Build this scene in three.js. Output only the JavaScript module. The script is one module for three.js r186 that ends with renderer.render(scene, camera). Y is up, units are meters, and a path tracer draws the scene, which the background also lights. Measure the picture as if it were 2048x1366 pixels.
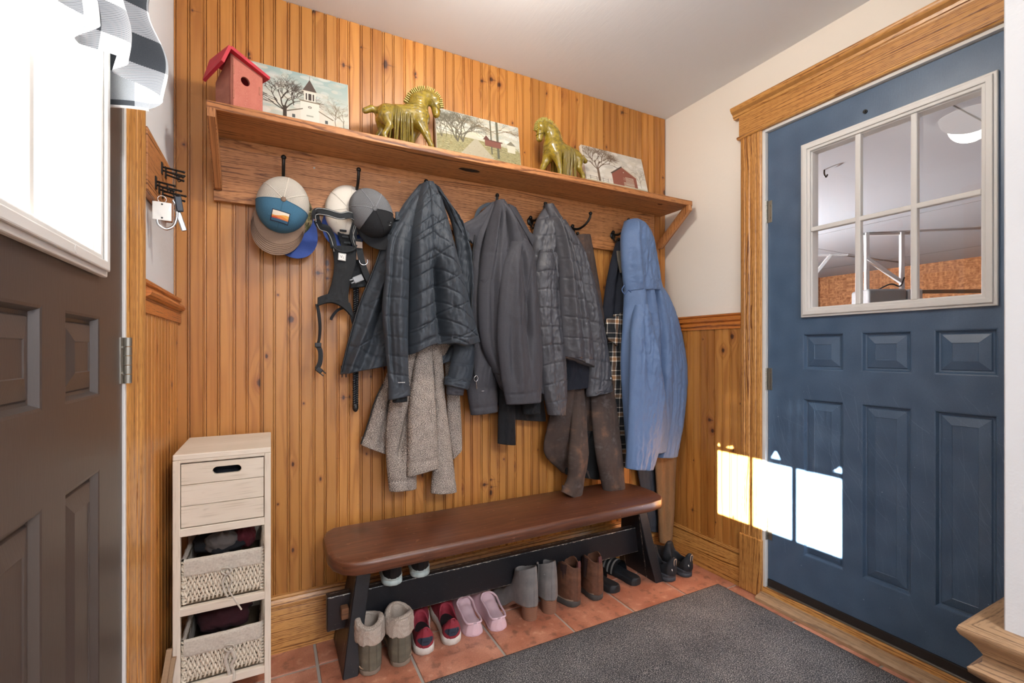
import * as THREE from 'three';
import { ImprovedNoise } from 'three/addons/math/ImprovedNoise.js';
import { RoundedBoxGeometry } from 'three/addons/geometries/RoundedBoxGeometry.js';
import { RectAreaLightUniformsLib } from 'three/addons/lights/RectAreaLightUniformsLib.js';
import { mergeGeometries, mergeVertices, toCreasedNormals } from 'three/addons/utils/BufferGeometryUtils.js';

// ---------- camera, sky, sun, exposure ----------
const scene = new THREE.Scene();
const FOC = 929, YAW = 27.43 * Math.PI / 180, CAM = new THREE.Vector3(0.282, 1.07, 1.854), HORIZON = 701.3;
const camera = new THREE.PerspectiveCamera(2 * Math.atan(683 / FOC) * 180 / Math.PI, 2048 / 1366, 0.02, 60);
camera.position.copy(CAM);
camera.rotation.set(0, -YAW, 0);
camera.setViewOffset(2048, 1366, 0, 683 - HORIZON, 2048, 1366);
scene.add(camera);
const renderer = new THREE.WebGLRenderer({ antialias: true });
renderer.toneMapping = THREE.LinearToneMapping;
renderer.toneMappingExposure = 1.0;
renderer.shadowMap.enabled = true;
RectAreaLightUniformsLib.init();
scene.background = new THREE.Color(0.86, 0.93, 1.0);          // bright hazy winter sky
scene.backgroundIntensity = 4.2;
const sun = new THREE.DirectionalLight(new THREE.Color(1, 0.95, 0.87), 115);
sun.target.position.set(2.187, 0.28, 0.333);
sun.position.set(2.187 - 2.187 * 4, 0.28 + 0.955 * 4, 0.333 + 0.489 * 4);
sun.castShadow = true; sun.shadow.radius = 0.5;
Object.assign(sun.shadow.camera, { left: -4, right: 4, top: 4, bottom: -4, near: 0.1, far: 16 });
scene.add(sun, sun.target);

// ---------- room sizes (metres): back wall z = 0, left wall x = 0, right wall x = RW, floor y = 0 ----------
const RW = 2.187, RH = 2.325, RD = 4.6, STEP_Z = 1.42, STEP_H = 0.19;

// ---------- helpers ----------
const fwd = new THREE.Vector3(Math.sin(YAW), 0, -Math.cos(YAW)), rgt = new THREE.Vector3(Math.cos(YAW), 0, Math.sin(YAW));
function P(px, py, z) {                      // a measured point of the photograph, at its distance z from the back wall
  const a = (px - 1024) / FOC, b = (HORIZON - py) / FOC, dz = fwd.z + a * rgt.z, t = (z - CAM.z) / dz;
  return new THREE.Vector3(CAM.x + t * (fwd.x + a * rgt.x), CAM.y + t * b, z);
}
let seedv = 7;
function reseed(n) { seedv = (n * 2654435761) >>> 0 || 1; }
function R(a = 0, b = 1) { seedv = (seedv + 0x6d2b79f5) | 0; let t = Math.imul(seedv ^ (seedv >>> 15), 1 | seedv); t = (t + Math.imul(t ^ (t >>> 7), 61 | t)) ^ t; return a + (b - a) * (((t ^ (t >>> 14)) >>> 0) / 4294967296); }
const noi = new ImprovedNoise();
const N = (x, y = 0, z = 0) => noi.noise(x + 31.7, y + 17.3, z + 5.9);
const fbm = (x, y, z = 0, o = 4) => { let s = 0, a = 0.5, f = 1; for (let i = 0; i < o; i++) { s += a * N(x * f, y * f, z * f + i * 7.1); a *= 0.5; f *= 2.03; } return s; };
const clamp = (x, a = 0, b = 1) => Math.min(b, Math.max(a, x)), lerp = (a, b, t) => a + (b - a) * t, sm = (a, b, x) => { const t = clamp((x - a) / (b - a)); return t * t * (3 - 2 * t); };
const G = (x, c, w) => Math.exp(-(((x - c) / w) ** 2));

const names = new Map();
function numbered(n) { const k = names.get(n) ?? 0; names.set(n, k + 1); return k ? n + '_' + String(k).padStart(3, '0') : n; }
function shade(o) { o.castShadow = true; o.receiveShadow = true; return o; }
function tag(o, label, category, group) { o.userData.label = label; o.userData.category = category; if (group) o.userData.group = group; return o; }
function thing(name, label, category, at = [0, 0, 0], turn = 0, group) { const o = new THREE.Group(); o.name = numbered(name); o.position.set(...at); o.rotation.y = turn; tag(o, label, category, group); scene.add(o); return o; }
function part(name, geo, m, parent, at, label) {
  const o = shade(new THREE.Mesh(Array.isArray(geo) ? merge(geo) : geo, m)); o.name = name; if (at) o.position.set(...at); if (label) o.userData.label = label; parent.add(o); return o;
}
function struct(name, geo, m, parent) {
  const o = geo ? shade(new THREE.Mesh(Array.isArray(geo) ? merge(geo) : geo, m)) : new THREE.Group(); o.name = parent ? name : numbered(name);
  if (!parent) o.userData.kind = 'structure'; (parent ?? scene).add(o); return o;
}
function solo(name, geo, m, label, category, group) { const o = shade(new THREE.Mesh(Array.isArray(geo) ? merge(geo) : geo, m)); o.name = numbered(name); tag(o, label, category, group); scene.add(o); return o; }
function copyOf(o, label, at, turn) { const c = o.clone(); c.name = numbered(o.name.replace(/_\d{3}$/, '')); c.userData = { ...o.userData }; if (label) c.userData.label = label; if (at) c.position.set(...at); if (turn !== undefined) c.rotation.y = turn; scene.add(c); return c; }
function merge(list) {
  list = list.map((g) => { g = g.index ? g.toNonIndexed() : g; for (const k of Object.keys(g.attributes)) if (!['position', 'normal', 'uv'].includes(k)) g.deleteAttribute(k); if (!g.attributes.uv) boxUV(g, 'y'); return g; });
  return mergeGeometries(list);
}
// uv in metres; v runs along the grain axis
function boxUV(g, grain = 'y', ou = 0, ov = 0) {
  const p = g.attributes.position, n = g.attributes.normal ?? (g.computeVertexNormals(), g.attributes.normal), uv = new Float32Array(p.count * 2), gi = 'xyz'.indexOf(grain);
  for (let i = 0; i < p.count; i++) {
    const a = [p.getX(i), p.getY(i), p.getZ(i)], m = [Math.abs(n.getX(i)), Math.abs(n.getY(i)), Math.abs(n.getZ(i))];
    const d = m[0] > m[1] && m[0] > m[2] ? 0 : m[1] > m[2] ? 1 : 2;
    let v = gi, u;
    if (d === gi) { const o = [0, 1, 2].filter((k) => k !== gi); uv[2 * i] = a[o[0]] + ou; uv[2 * i + 1] = a[o[1]] * 0.2 + ov; continue; }
    u = 3 - d - gi;
    uv[2 * i] = a[u] + ou; uv[2 * i + 1] = a[v] + ov;
  }
  g.setAttribute('uv', new THREE.BufferAttribute(uv, 2));
  return g;
}
// box by its corners with small chamfers
function bx(x0, x1, y0, y1, z0, z1, r = 0.002, grain = 'y', ou = R(0, 3), ov = R(0, 3)) {
  const w = Math.abs(x1 - x0), h = Math.abs(y1 - y0), d = Math.abs(z1 - z0);
  const g = r > 0 ? new RoundedBoxGeometry(w, h, d, 2, Math.min(r, w / 2.02, h / 2.02, d / 2.02)) : new THREE.BoxGeometry(w, h, d);
  g.translate((x0 + x1) / 2, (y0 + y1) / 2, (z0 + z1) / 2);
  return boxUV(g, grain, ou, ov);
}
// a profile (list of [a, b]) swept straight: axis 'x' | 'y' | 'z'
function prof(pts, len, axis, ou = R(0, 3), ov = R(0, 3)) {
  const s = new THREE.Shape(pts.map(([a, b]) => new THREE.Vector2(a, b)));
  let g = new THREE.ExtrudeGeometry(s, { depth: len, bevelEnabled: false, steps: 1 });
  if (axis === 'x') g.applyMatrix4(new THREE.Matrix4().set(0, 0, 1, 0, 0, 1, 0, 0, 1, 0, 0, 0, 0, 0, 0, 1));       // (a,b,l) -> x=l, y=b, z=a
  else if (axis === 'y') g.applyMatrix4(new THREE.Matrix4().set(1, 0, 0, 0, 0, 0, 1, 0, 0, 1, 0, 0, 0, 0, 0, 1));  // x=a, y=l, z=b
  const det = axis === 'z' ? 1 : -1;
  if (det < 0) flip(g);
  g.deleteAttribute('normal'); g.computeVertexNormals();
  g = toCreasedNormals(g, 0.6);
  return boxUV(g, axis, ou, ov);
}
function flip(g) {
  if (g.index) { const a = g.index.array; for (let i = 0; i < a.length; i += 3) { const t = a[i]; a[i] = a[i + 1]; a[i + 1] = t; } }
  else for (const k of Object.keys(g.attributes)) { const at = g.attributes[k], s = at.itemSize; for (let i = 0; i < at.count; i += 3) for (let c = 0; c < s; c++) { const t = at.array[i * s + c]; at.array[i * s + c] = at.array[(i + 1) * s + c]; at.array[(i + 1) * s + c] = t; } }
  return g;
}
// round tube through points
function tube(pts, r, seg = 24, rad = 8, closed = false) {
  const c = new THREE.CatmullRomCurve3(pts.map((p) => (p.isVector3 ? p : new THREE.Vector3(...p))), closed, 'centripetal');
  return new THREE.TubeGeometry(c, seg, r, rad, closed);
}
function ball(x, y, z, r, sx = 1, sy = 1, sz = 1, w = 12, h = 8) { const g = new THREE.SphereGeometry(r, w, h); g.scale(sx, sy, sz); g.translate(x, y, z); return g; }
function cyl(a, b, r0, r1 = r0, n = 12) {
  a = new THREE.Vector3(...a); b = new THREE.Vector3(...b); const d = b.clone().sub(a), g = new THREE.CylinderGeometry(r1, r0, d.length(), n);
  g.applyQuaternion(new THREE.Quaternion().setFromUnitVectors(new THREE.Vector3(0, 1, 0), d.clone().normalize())); g.translate(...a.clone().add(b).multiplyScalar(0.5).toArray()); return g;
}
// flat shape with holes, extruded with a bevel, front face towards +z at z = depth
function plate(shape, depth, bevel = 0.001, seg = 1, curve = 12) { return new THREE.ExtrudeGeometry(shape, { depth: depth - 2 * bevel, bevelEnabled: bevel > 0, bevelSize: bevel, bevelOffset: -bevel, bevelThickness: bevel, bevelSegments: seg, curveSegments: curve }).translate(0, 0, bevel); }
function poly(pts) { return new THREE.Shape(pts.map(([a, b]) => new THREE.Vector2(a, b))); }
function hole(s, pts) { s.holes.push(new THREE.Path(pts.map(([a, b]) => new THREE.Vector2(a, b)))); return s; }
function grid(nu, nv, fn, closeU = false) {           // parametric sheet fn(u, v) -> [x, y, z, uu, vv]
  const pos = [], uv = [], idx = [], w = nu + 1;
  for (let j = 0; j <= nv; j++) for (let i = 0; i <= nu; i++) { const q = fn(i / nu, j / nv); pos.push(q[0], q[1], q[2]); uv.push(q[3] ?? i / nu, q[4] ?? j / nv); }
  for (let j = 0; j < nv; j++) for (let i = 0; i < nu; i++) { const a = j * w + i, b = a + 1, c = a + w, d = c + 1; idx.push(a, c, b, b, c, d); }
  const g = new THREE.BufferGeometry(); g.setAttribute('position', new THREE.Float32BufferAttribute(pos, 3)); g.setAttribute('uv', new THREE.Float32BufferAttribute(uv, 2)); g.setIndex(idx); g.computeVertexNormals();
  if (closeU) { const n = g.attributes.normal; for (let j = 0; j <= nv; j++) { const a = j * w, b = a + nu, v = new THREE.Vector3(n.getX(a) + n.getX(b), n.getY(a) + n.getY(b), n.getZ(a) + n.getZ(b)).normalize(); n.setXYZ(a, v.x, v.y, v.z); n.setXYZ(b, v.x, v.y, v.z); } }
  return g;
}
// naive surface nets of a signed distance, in a box
function nets(sdf, lo, hi, h) {
  const n = [0, 1, 2].map((k) => Math.ceil((hi[k] - lo[k]) / h) + 1), [nx, ny, nz] = n, f = new Float32Array(nx * ny * nz), id = new Int32Array(nx * ny * nz).fill(-1), pos = [], idx = [];
  const at = (i, j, k) => i + nx * (j + ny * k);
  for (let k = 0; k < nz; k++) for (let j = 0; j < ny; j++) for (let i = 0; i < nx; i++) f[at(i, j, k)] = sdf(lo[0] + i * h, lo[1] + j * h, lo[2] + k * h);
  const E = [[0, 1], [0, 2], [0, 4], [1, 3], [1, 5], [2, 3], [2, 6], [3, 7], [4, 5], [4, 6], [5, 7], [6, 7]];
  for (let k = 0; k < nz - 1; k++) for (let j = 0; j < ny - 1; j++) for (let i = 0; i < nx - 1; i++) {
    let m = 0; const v = []; for (let c = 0; c < 8; c++) { v[c] = f[at(i + (c & 1), j + ((c >> 1) & 1), k + (c >> 2))]; if (v[c] < 0) m |= 1 << c; }
    if (m === 0 || m === 255) continue;
    let x = 0, y = 0, z = 0, s = 0;
    for (const [a, b] of E) if ((v[a] < 0) !== (v[b] < 0)) { const t = v[a] / (v[a] - v[b]); x += lerp(a & 1, b & 1, t); y += lerp((a >> 1) & 1, (b >> 1) & 1, t); z += lerp(a >> 2, b >> 2, t); s++; }
    id[at(i, j, k)] = pos.length / 3; pos.push(lo[0] + (i + x / s) * h, lo[1] + (j + y / s) * h, lo[2] + (k + z / s) * h);
  }
  const quad = (a, b, c, d, s) => { if (a < 0 || b < 0 || c < 0 || d < 0) return; s ? idx.push(a, b, c, a, c, d) : idx.push(a, c, b, a, d, c); };
  for (let k = 1; k < nz - 1; k++) for (let j = 1; j < ny - 1; j++) for (let i = 1; i < nx - 1; i++) {
    const o = f[at(i, j, k)] < 0;
    if (o !== f[at(i + 1, j, k)] < 0) quad(id[at(i, j - 1, k - 1)], id[at(i, j, k - 1)], id[at(i, j, k)], id[at(i, j - 1, k)], o);
    if (o !== f[at(i, j + 1, k)] < 0) quad(id[at(i - 1, j, k - 1)], id[at(i - 1, j, k)], id[at(i, j, k)], id[at(i, j, k - 1)], o);
    if (o !== f[at(i, j, k + 1)] < 0) quad(id[at(i - 1, j - 1, k)], id[at(i, j - 1, k)], id[at(i, j, k)], id[at(i - 1, j, k)], o);
  }
  const g = new THREE.BufferGeometry(); g.setAttribute('position', new THREE.Float32BufferAttribute(pos, 3)); g.setIndex(idx);
  const nr = new Float32Array(pos.length), e = h * 0.5;
  for (let i = 0; i < pos.length; i += 3) {
    const [x, y, z] = [pos[i], pos[i + 1], pos[i + 2]], v = new THREE.Vector3(sdf(x + e, y, z) - sdf(x - e, y, z), sdf(x, y + e, z) - sdf(x, y - e, z), sdf(x, y, z + e) - sdf(x, y, z - e)).normalize(); nr.set([v.x, v.y, v.z], i);
  }
  g.setAttribute('normal', new THREE.BufferAttribute(nr, 3));
  return boxUV(g, 'y');
}
const smin = (a, b, k) => { const h = Math.max(k - Math.abs(a - b), 0) / k; return Math.min(a, b) - h * h * k * 0.25; }, smax = (a, b, k) => -smin(-a, -b, k);
function cap(x, y, z, a, b, ra, rb) {
  const bx_ = b[0] - a[0], by = b[1] - a[1], bz = b[2] - a[2], px = x - a[0], py = y - a[1], pz = z - a[2], t = clamp((px * bx_ + py * by + pz * bz) / (bx_ * bx_ + by * by + bz * bz));
  return Math.hypot(px - t * bx_, py - t * by, pz - t * bz) - lerp(ra, rb, t);
}

// ---------- textures ----------
function tex(w, h, fn, srgb = true) {
  const d = new Uint8Array(w * h * 4);
  for (let j = 0; j < h; j++) for (let i = 0; i < w; i++) { const c = fn(i / w, j / h, i, j), o = (j * w + i) * 4; d[o] = clamp(c[0], 0, 255); d[o + 1] = clamp(c[1], 0, 255); d[o + 2] = clamp(c[2], 0, 255); d[o + 3] = 255; }
  const t = new THREE.DataTexture(d, w, h); t.wrapS = t.wrapT = THREE.MirroredRepeatWrapping; t.magFilter = THREE.LinearFilter; t.minFilter = THREE.LinearMipmapLinearFilter; t.generateMipmaps = true; if (srgb) t.colorSpace = THREE.SRGBColorSpace; t.needsUpdate = true; return t;
}
const gray = (w, h, fn) => tex(w, h, (u, v, i, j) => { const c = fn(u, v, i, j); return [c, c, c]; }, false);
function size(t, su, sv = su) { t.repeat.set(1 / su, 1 / sv); return t; }        // the texture covers su x sv metres
function tiled(t) { t.wrapS = t.wrapT = THREE.RepeatWrapping; return t; }     // for patterns that repeat by themselves
function canvasTex(w, h, draw) { const c = document.createElement('canvas'); c.width = w; c.height = h; draw(c.getContext('2d'), w, h); const t = new THREE.CanvasTexture(c); t.colorSpace = THREE.SRGBColorSpace; return t; }
const std = (o) => new THREE.MeshStandardMaterial(o), phy = (o) => new THREE.MeshPhysicalMaterial(o);
const mix3 = (a, b, t) => [lerp(a[0], b[0], t), lerp(a[1], b[1], t), lerp(a[2], b[2], t)];
const M = {};
// knotty pine: grain along v, 0.34 x 2.4 m
function pineTex(seed, light) {
  reseed(seed);
  const W = 340, H = 1440, SU = 0.34, SV = 2.4, knots = [];
  for (let k = 0; k < 30; k++) knots.push([R(0, SU), R(0, SV), R() < 0.25 ? R(0.006, 0.01) : R(0.002, 0.005), R(), R(0.9, 2.2)]);
  return size(tex(W, H, (u, v) => {
    const x = u * SU, y = v * SV, strip = Math.floor(x / 0.085), xs = x;
    let gx = xs * 60 + strip * 13.7, bend = 0, dk = 0, red = 0;
    for (const [kx, ky, r, kind, st] of knots) {
      let dx = x - kx, dy = y - ky; if (dx > SU / 2) dx -= SU; if (dx < -SU / 2) dx += SU; if (dy > SV / 2) dy -= SV; if (dy < -SV / 2) dy += SV;
      if (Math.abs(dx) > 0.05 || Math.abs(dy) > 0.12) continue;
      const q = Math.hypot(dx, dy / st) / r;
      bend += Math.sign(dx) * 0.7 * Math.exp(-q * q / 14) * (r / 0.007);
      const wob = 1 + 0.25 * N(dx * 300, dy * 300, kx * 90);
      dk = Math.max(dk, sm(1.25, 0.55, q / wob)); red = Math.max(red, 0.75 * sm(3.2, 0.8, q));
      if (kind > 0.6) dk = Math.max(dk, 0.55 * G(dy, 0, r * 0.3) * sm(0.02 * st, 0.004, Math.abs(dx - 0.008)));
    }
    const n = fbm(gx * 0.32 - bend, y * 1.1 + strip * 9, seed, 3), ring = 0.5 + 0.5 * Math.sin((gx + n * 9 - bend * 6) * 1.5 + Math.sin(y * 2.1 + strip) * 2.2), fine = N(gx * 6, y * 11, seed + 3);
    const tone = 0.5 + 0.5 * N(strip * 3.3 + seed, y * 0.3, 2) + 0.35 * n;
    let c = mix3([204, 147, 80], [174, 112, 46], clamp(0.2 + 0.65 * tone));
    c = mix3(c, [146, 86, 32], 0.42 * ring ** 3 + 0.12 * fine);
    c = mix3(c, [138, 76, 34], 0.7 * red); c = mix3(c, [62, 32, 18], 0.88 * dk);
    return c.map((q) => q * light);
  }), SU, SV);
}
// open-grained oak, grain along v, 0.4 x 1.2 m
function oakTex(seed, a, b, c2, str = 1) {
  reseed(seed);
  return size(tex(400, 1200, (u, v) => {
    const x = u * 0.4, y = v * 1.2, big = fbm(x * 5 + seed, y * 0.7, seed, 3), t = x * 120 + 5 * N(x * 16 + seed, y * 0.45, seed) + 3.2 * big + 0.35 * N(x * 90, y * 7, seed), l = t - Math.floor(t), id = Math.floor(t);
    const line = sm(0.5, 0.93, l) * (1 - sm(0.93, 1, l)) * clamp(0.45 + 1.3 * N(id * 3.7, y * 3, seed) + 0.5 * N(x * 200, y * 20, seed)), pore = sm(0.2, 0.6, N(x * 1300, y * 34, seed) + 0.25 * line), fine = N(x * 500, y * 8, seed + 2);
    let c = mix3(a, b, clamp(0.5 + big * 1.1 + 0.25 * fine)); return mix3(c, c2, clamp((0.95 * line + 0.5 * pore) * str));
  }), 0.4, 1.2);
}
// ---------- shared materials ----------
const pineMaps = [pineTex(11, 1), pineTex(23, 0.95), pineTex(37, 1.03)];
const pineMats = pineMaps.flatMap((map) => [[1, 1, 1], [0.9, 0.85, 0.8], [1.05, 1.06, 1.07]].map((q) => [map, new THREE.Color(...q)])).map(([map, color]) => phy({ map, color, roughness: 0.42, clearcoat: 0.25, clearcoatRoughness: 0.3, bumpMap: map, bumpScale: 0.0006 }));
const oakShelfMap = oakTex(5, [190, 134, 84], [172, 112, 64], [92, 50, 22], 1.25);
M.oakShelf = std({ map: oakShelfMap, roughness: 0.5, bumpMap: oakShelfMap, bumpScale: 0.0008 });
const oakTrimMap = oakTex(9, [208, 156, 90], [190, 132, 66], [112, 64, 24], 1.3);
M.oakTrim = phy({ map: oakTrimMap, roughness: 0.4, clearcoat: 0.25, clearcoatRoughness: 0.25, bumpMap: oakTrimMap, bumpScale: 0.0008 });
const oakRailMap = oakTex(13, [202, 128, 58], [186, 108, 42], [106, 54, 20], 1);
M.oakRail = phy({ map: oakRailMap, roughness: 0.4, clearcoat: 0.25, clearcoatRoughness: 0.25, bumpMap: oakRailMap, bumpScale: 0.0008 });
const oakWornMap = oakTex(17, [186, 158, 126], [170, 134, 98], [110, 84, 62], 1);
M.oakWorn = std({ map: oakWornMap, roughness: 0.62, bumpMap: oakWornMap, bumpScale: 0.001 });
const plaster = size(gray(256, 256, (u, v, i, j) => 128 + 60 * N(i * 0.11, j * 0.11) + 50 * N(i * 0.4, j * 0.4, 3) + 30 * N(i * 0.9, j * 0.9, 5)), 0.5);
M.wall = std({ color: 0xe6ddd0, roughness: 0.8, bumpMap: plaster, bumpScale: 0.0007 });
M.wallWhite = std({ color: 0xd4d7da, roughness: 0.8, bumpMap: plaster, bumpScale: 0.0008 });
M.ceiling = std({ color: 0xe0e2e5, roughness: 0.9, bumpMap: plaster, bumpScale: 0.0006 });
M.whitePaint = std({ color: 0xd5d3cf, roughness: 0.45 });
M.glass = phy({ color: 0xffffff, roughness: 0.0, transmission: 1, thickness: 0, ior: 1.45 });
M.steel = std({ color: 0x9a968c, metalness: 0.9, roughness: 0.38 });
M.chrome = std({ color: 0xd6d8da, metalness: 1, roughness: 0.2 });
M.blackIron = std({ color: 0x0d0c0b, metalness: 0.3, roughness: 0.38 });
M.blackPlastic = std({ color: 0x111214, roughness: 0.45 });
M.rubber = std({ color: 0x1a1a1b, roughness: 0.8 });
// ---------- floor: terracotta tiles on grout ----------
{
  const floor = struct('floor', bx(-0.15, RW + 0.15, -0.2, -0.004, -0.15, RD + 0.1, 0), std({ color: 0xa9a196, roughness: 0.95, bumpMap: plaster, bumpScale: 0.001 }));
  const tt = [0, 1, 2].map((s) => size(tex(512, 512, (u, v) => {
    const n = fbm(u * 5 + s * 9, v * 5, s, 5), m = fbm(u * 16, v * 16 + s * 4, 3, 3), f = N(u * 150, v * 150, s);
    let c = mix3([206, 148, 122], [168, 106, 82], clamp(0.5 + n * 1.3)); c = mix3(c, [124, 84, 68], clamp(sm(0.08, 0.4, m) * 0.6)); c = mix3(c, [230, 188, 162], clamp(sm(0.12, 0.5, -m) * 0.55));
    return c.map((q) => q * (1 + 0.09 * f));
  }), 0.6));
  const tm = tt.flatMap((map) => [[1, 1, 1], [0.82, 0.76, 0.72], [1.06, 1.05, 1.05], [0.92, 0.86, 0.8]].map((q) => [map, new THREE.Color(...q)])).map(([map, color]) => phy({ map, color, roughness: 0.5, clearcoat: 0.15, clearcoatRoughness: 0.4, bumpMap: map, bumpScale: 0.0025 }));
  reseed(77);
  const gx0 = 0.423 - 0.2955 * 2, gz0 = 0.146 - 0.296, T = 0.2955;
  for (let i = 0; i < 8; i++) for (let j = 0; j < 6; j++) {
    const x0 = Math.max(gx0 + i * T + 0.0045, 0), x1 = Math.min(gx0 + (i + 1) * T - 0.0045, RW), z0 = Math.max(gz0 + j * T + 0.0045, 0), z1 = Math.min(gz0 + (j + 1) * T - 0.0045, STEP_Z);
    if (x1 - x0 < 0.01 || z1 - z0 < 0.01) continue;
    part('tile', bx(x0, x1, -0.01, R(-0.0008, 0.0006), z0, z1, 0.003, 'z', R(0, 0.6), R(0, 0.6)), tm[Math.floor(R(0, 12))], floor);
  }
  // one step up to the house floor behind the camera
  struct('trim_1', [bx(0, RW, -0.004, STEP_H, STEP_Z, RD, 0.004, 'x')], M.oakWorn);
}
// ---------- ceiling ----------
struct('ceiling', bx(-0.15, RW + 0.15, RH, RH + 0.15, -0.15, RD + 0.1, 0), M.ceiling);

// ---------- beadboard planks ----------
const PW = 0.084;
function plankProfile(w) {
  const d = -0.0055, pts = [[0, -0.016], [w, -0.016], [w, d]];
  const back = [[0.0832, d], [0.082, 0], [0.0485, 0], [0.047, d], [0.0462, d], [0.0455, -0.0012], [0.0437, 0], [0.0419, -0.0012], [0.0412, d], [0.0404, d], [0.039, 0], [0.0105, 0], [0.009, d], [0.0082, d], [0.0075, -0.0012], [0.0055, 0], [0.0035, -0.0012], [0.0028, d], [0.0002, d]];
  for (const q of back) if (q[0] < w - 0.0008) pts.push(q);
  pts.push([0, -0.006]);
  return pts;
}
function planks(parent, x0, x1, first, y0, y1, zf, seed, mats) {
  reseed(seed);
  for (let x = first; x < x1 - 0.004; x += PW) {
    const a = Math.max(x, x0), b = Math.min(x + PW, x1); if (b - a < 0.006) continue;
    let pr = plankProfile(b - x);
    if (a > x) pr = pr.filter((q) => q[0] >= a - x).concat([[a - x, -0.016]]).sort(() => 0);
    const base = prof(a > x ? [[a - x, -0.016], [b - x, -0.016], ...plankProfile(b - x).slice(2).filter((q) => q[0] > a - x), [a - x, -0.004]] : pr, y1 - y0, 'y', R(0, 3), R(0, 3));
    const sk = Math.floor(R(0, 4)) * 0.085, uv = base.attributes.uv, p = base.attributes.position, ov = R(0, 2.4);
    for (let i = 0; i < uv.count; i++) uv.setXY(i, p.getX(i) + sk, p.getY(i) + ov);
    part('plank', base, mats[Math.floor(R(0, mats.length))], parent, [x, y0, zf]);
  }
}
// back wall
const wallBack = struct('wall_back', bx(-0.15, RW + 0.15, -0.1, RH + 0.05, -0.15, -0.016, 0), std({ color: 0x6b4324, roughness: 0.9 }));
planks(wallBack, 0, RW, -0.003, 0, RH - 0.001, 0, 3, pineMats);
const baseProfile = (h) => [[0, 0], [0.018, 0], [0.018, h - 0.052], [0.0145, h - 0.046], [0.0145, h - 0.042], [0.021, h - 0.037], [0.021, h - 0.03], [0.013, h - 0.018], [0.011, h - 0.013], [0.014, h - 0.008], [0.012, h - 0.001], [0, h]];
reseed(5);
struct('baseboard_back', prof(baseProfile(0.2), RW, 'x'), M.oakTrim);

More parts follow.
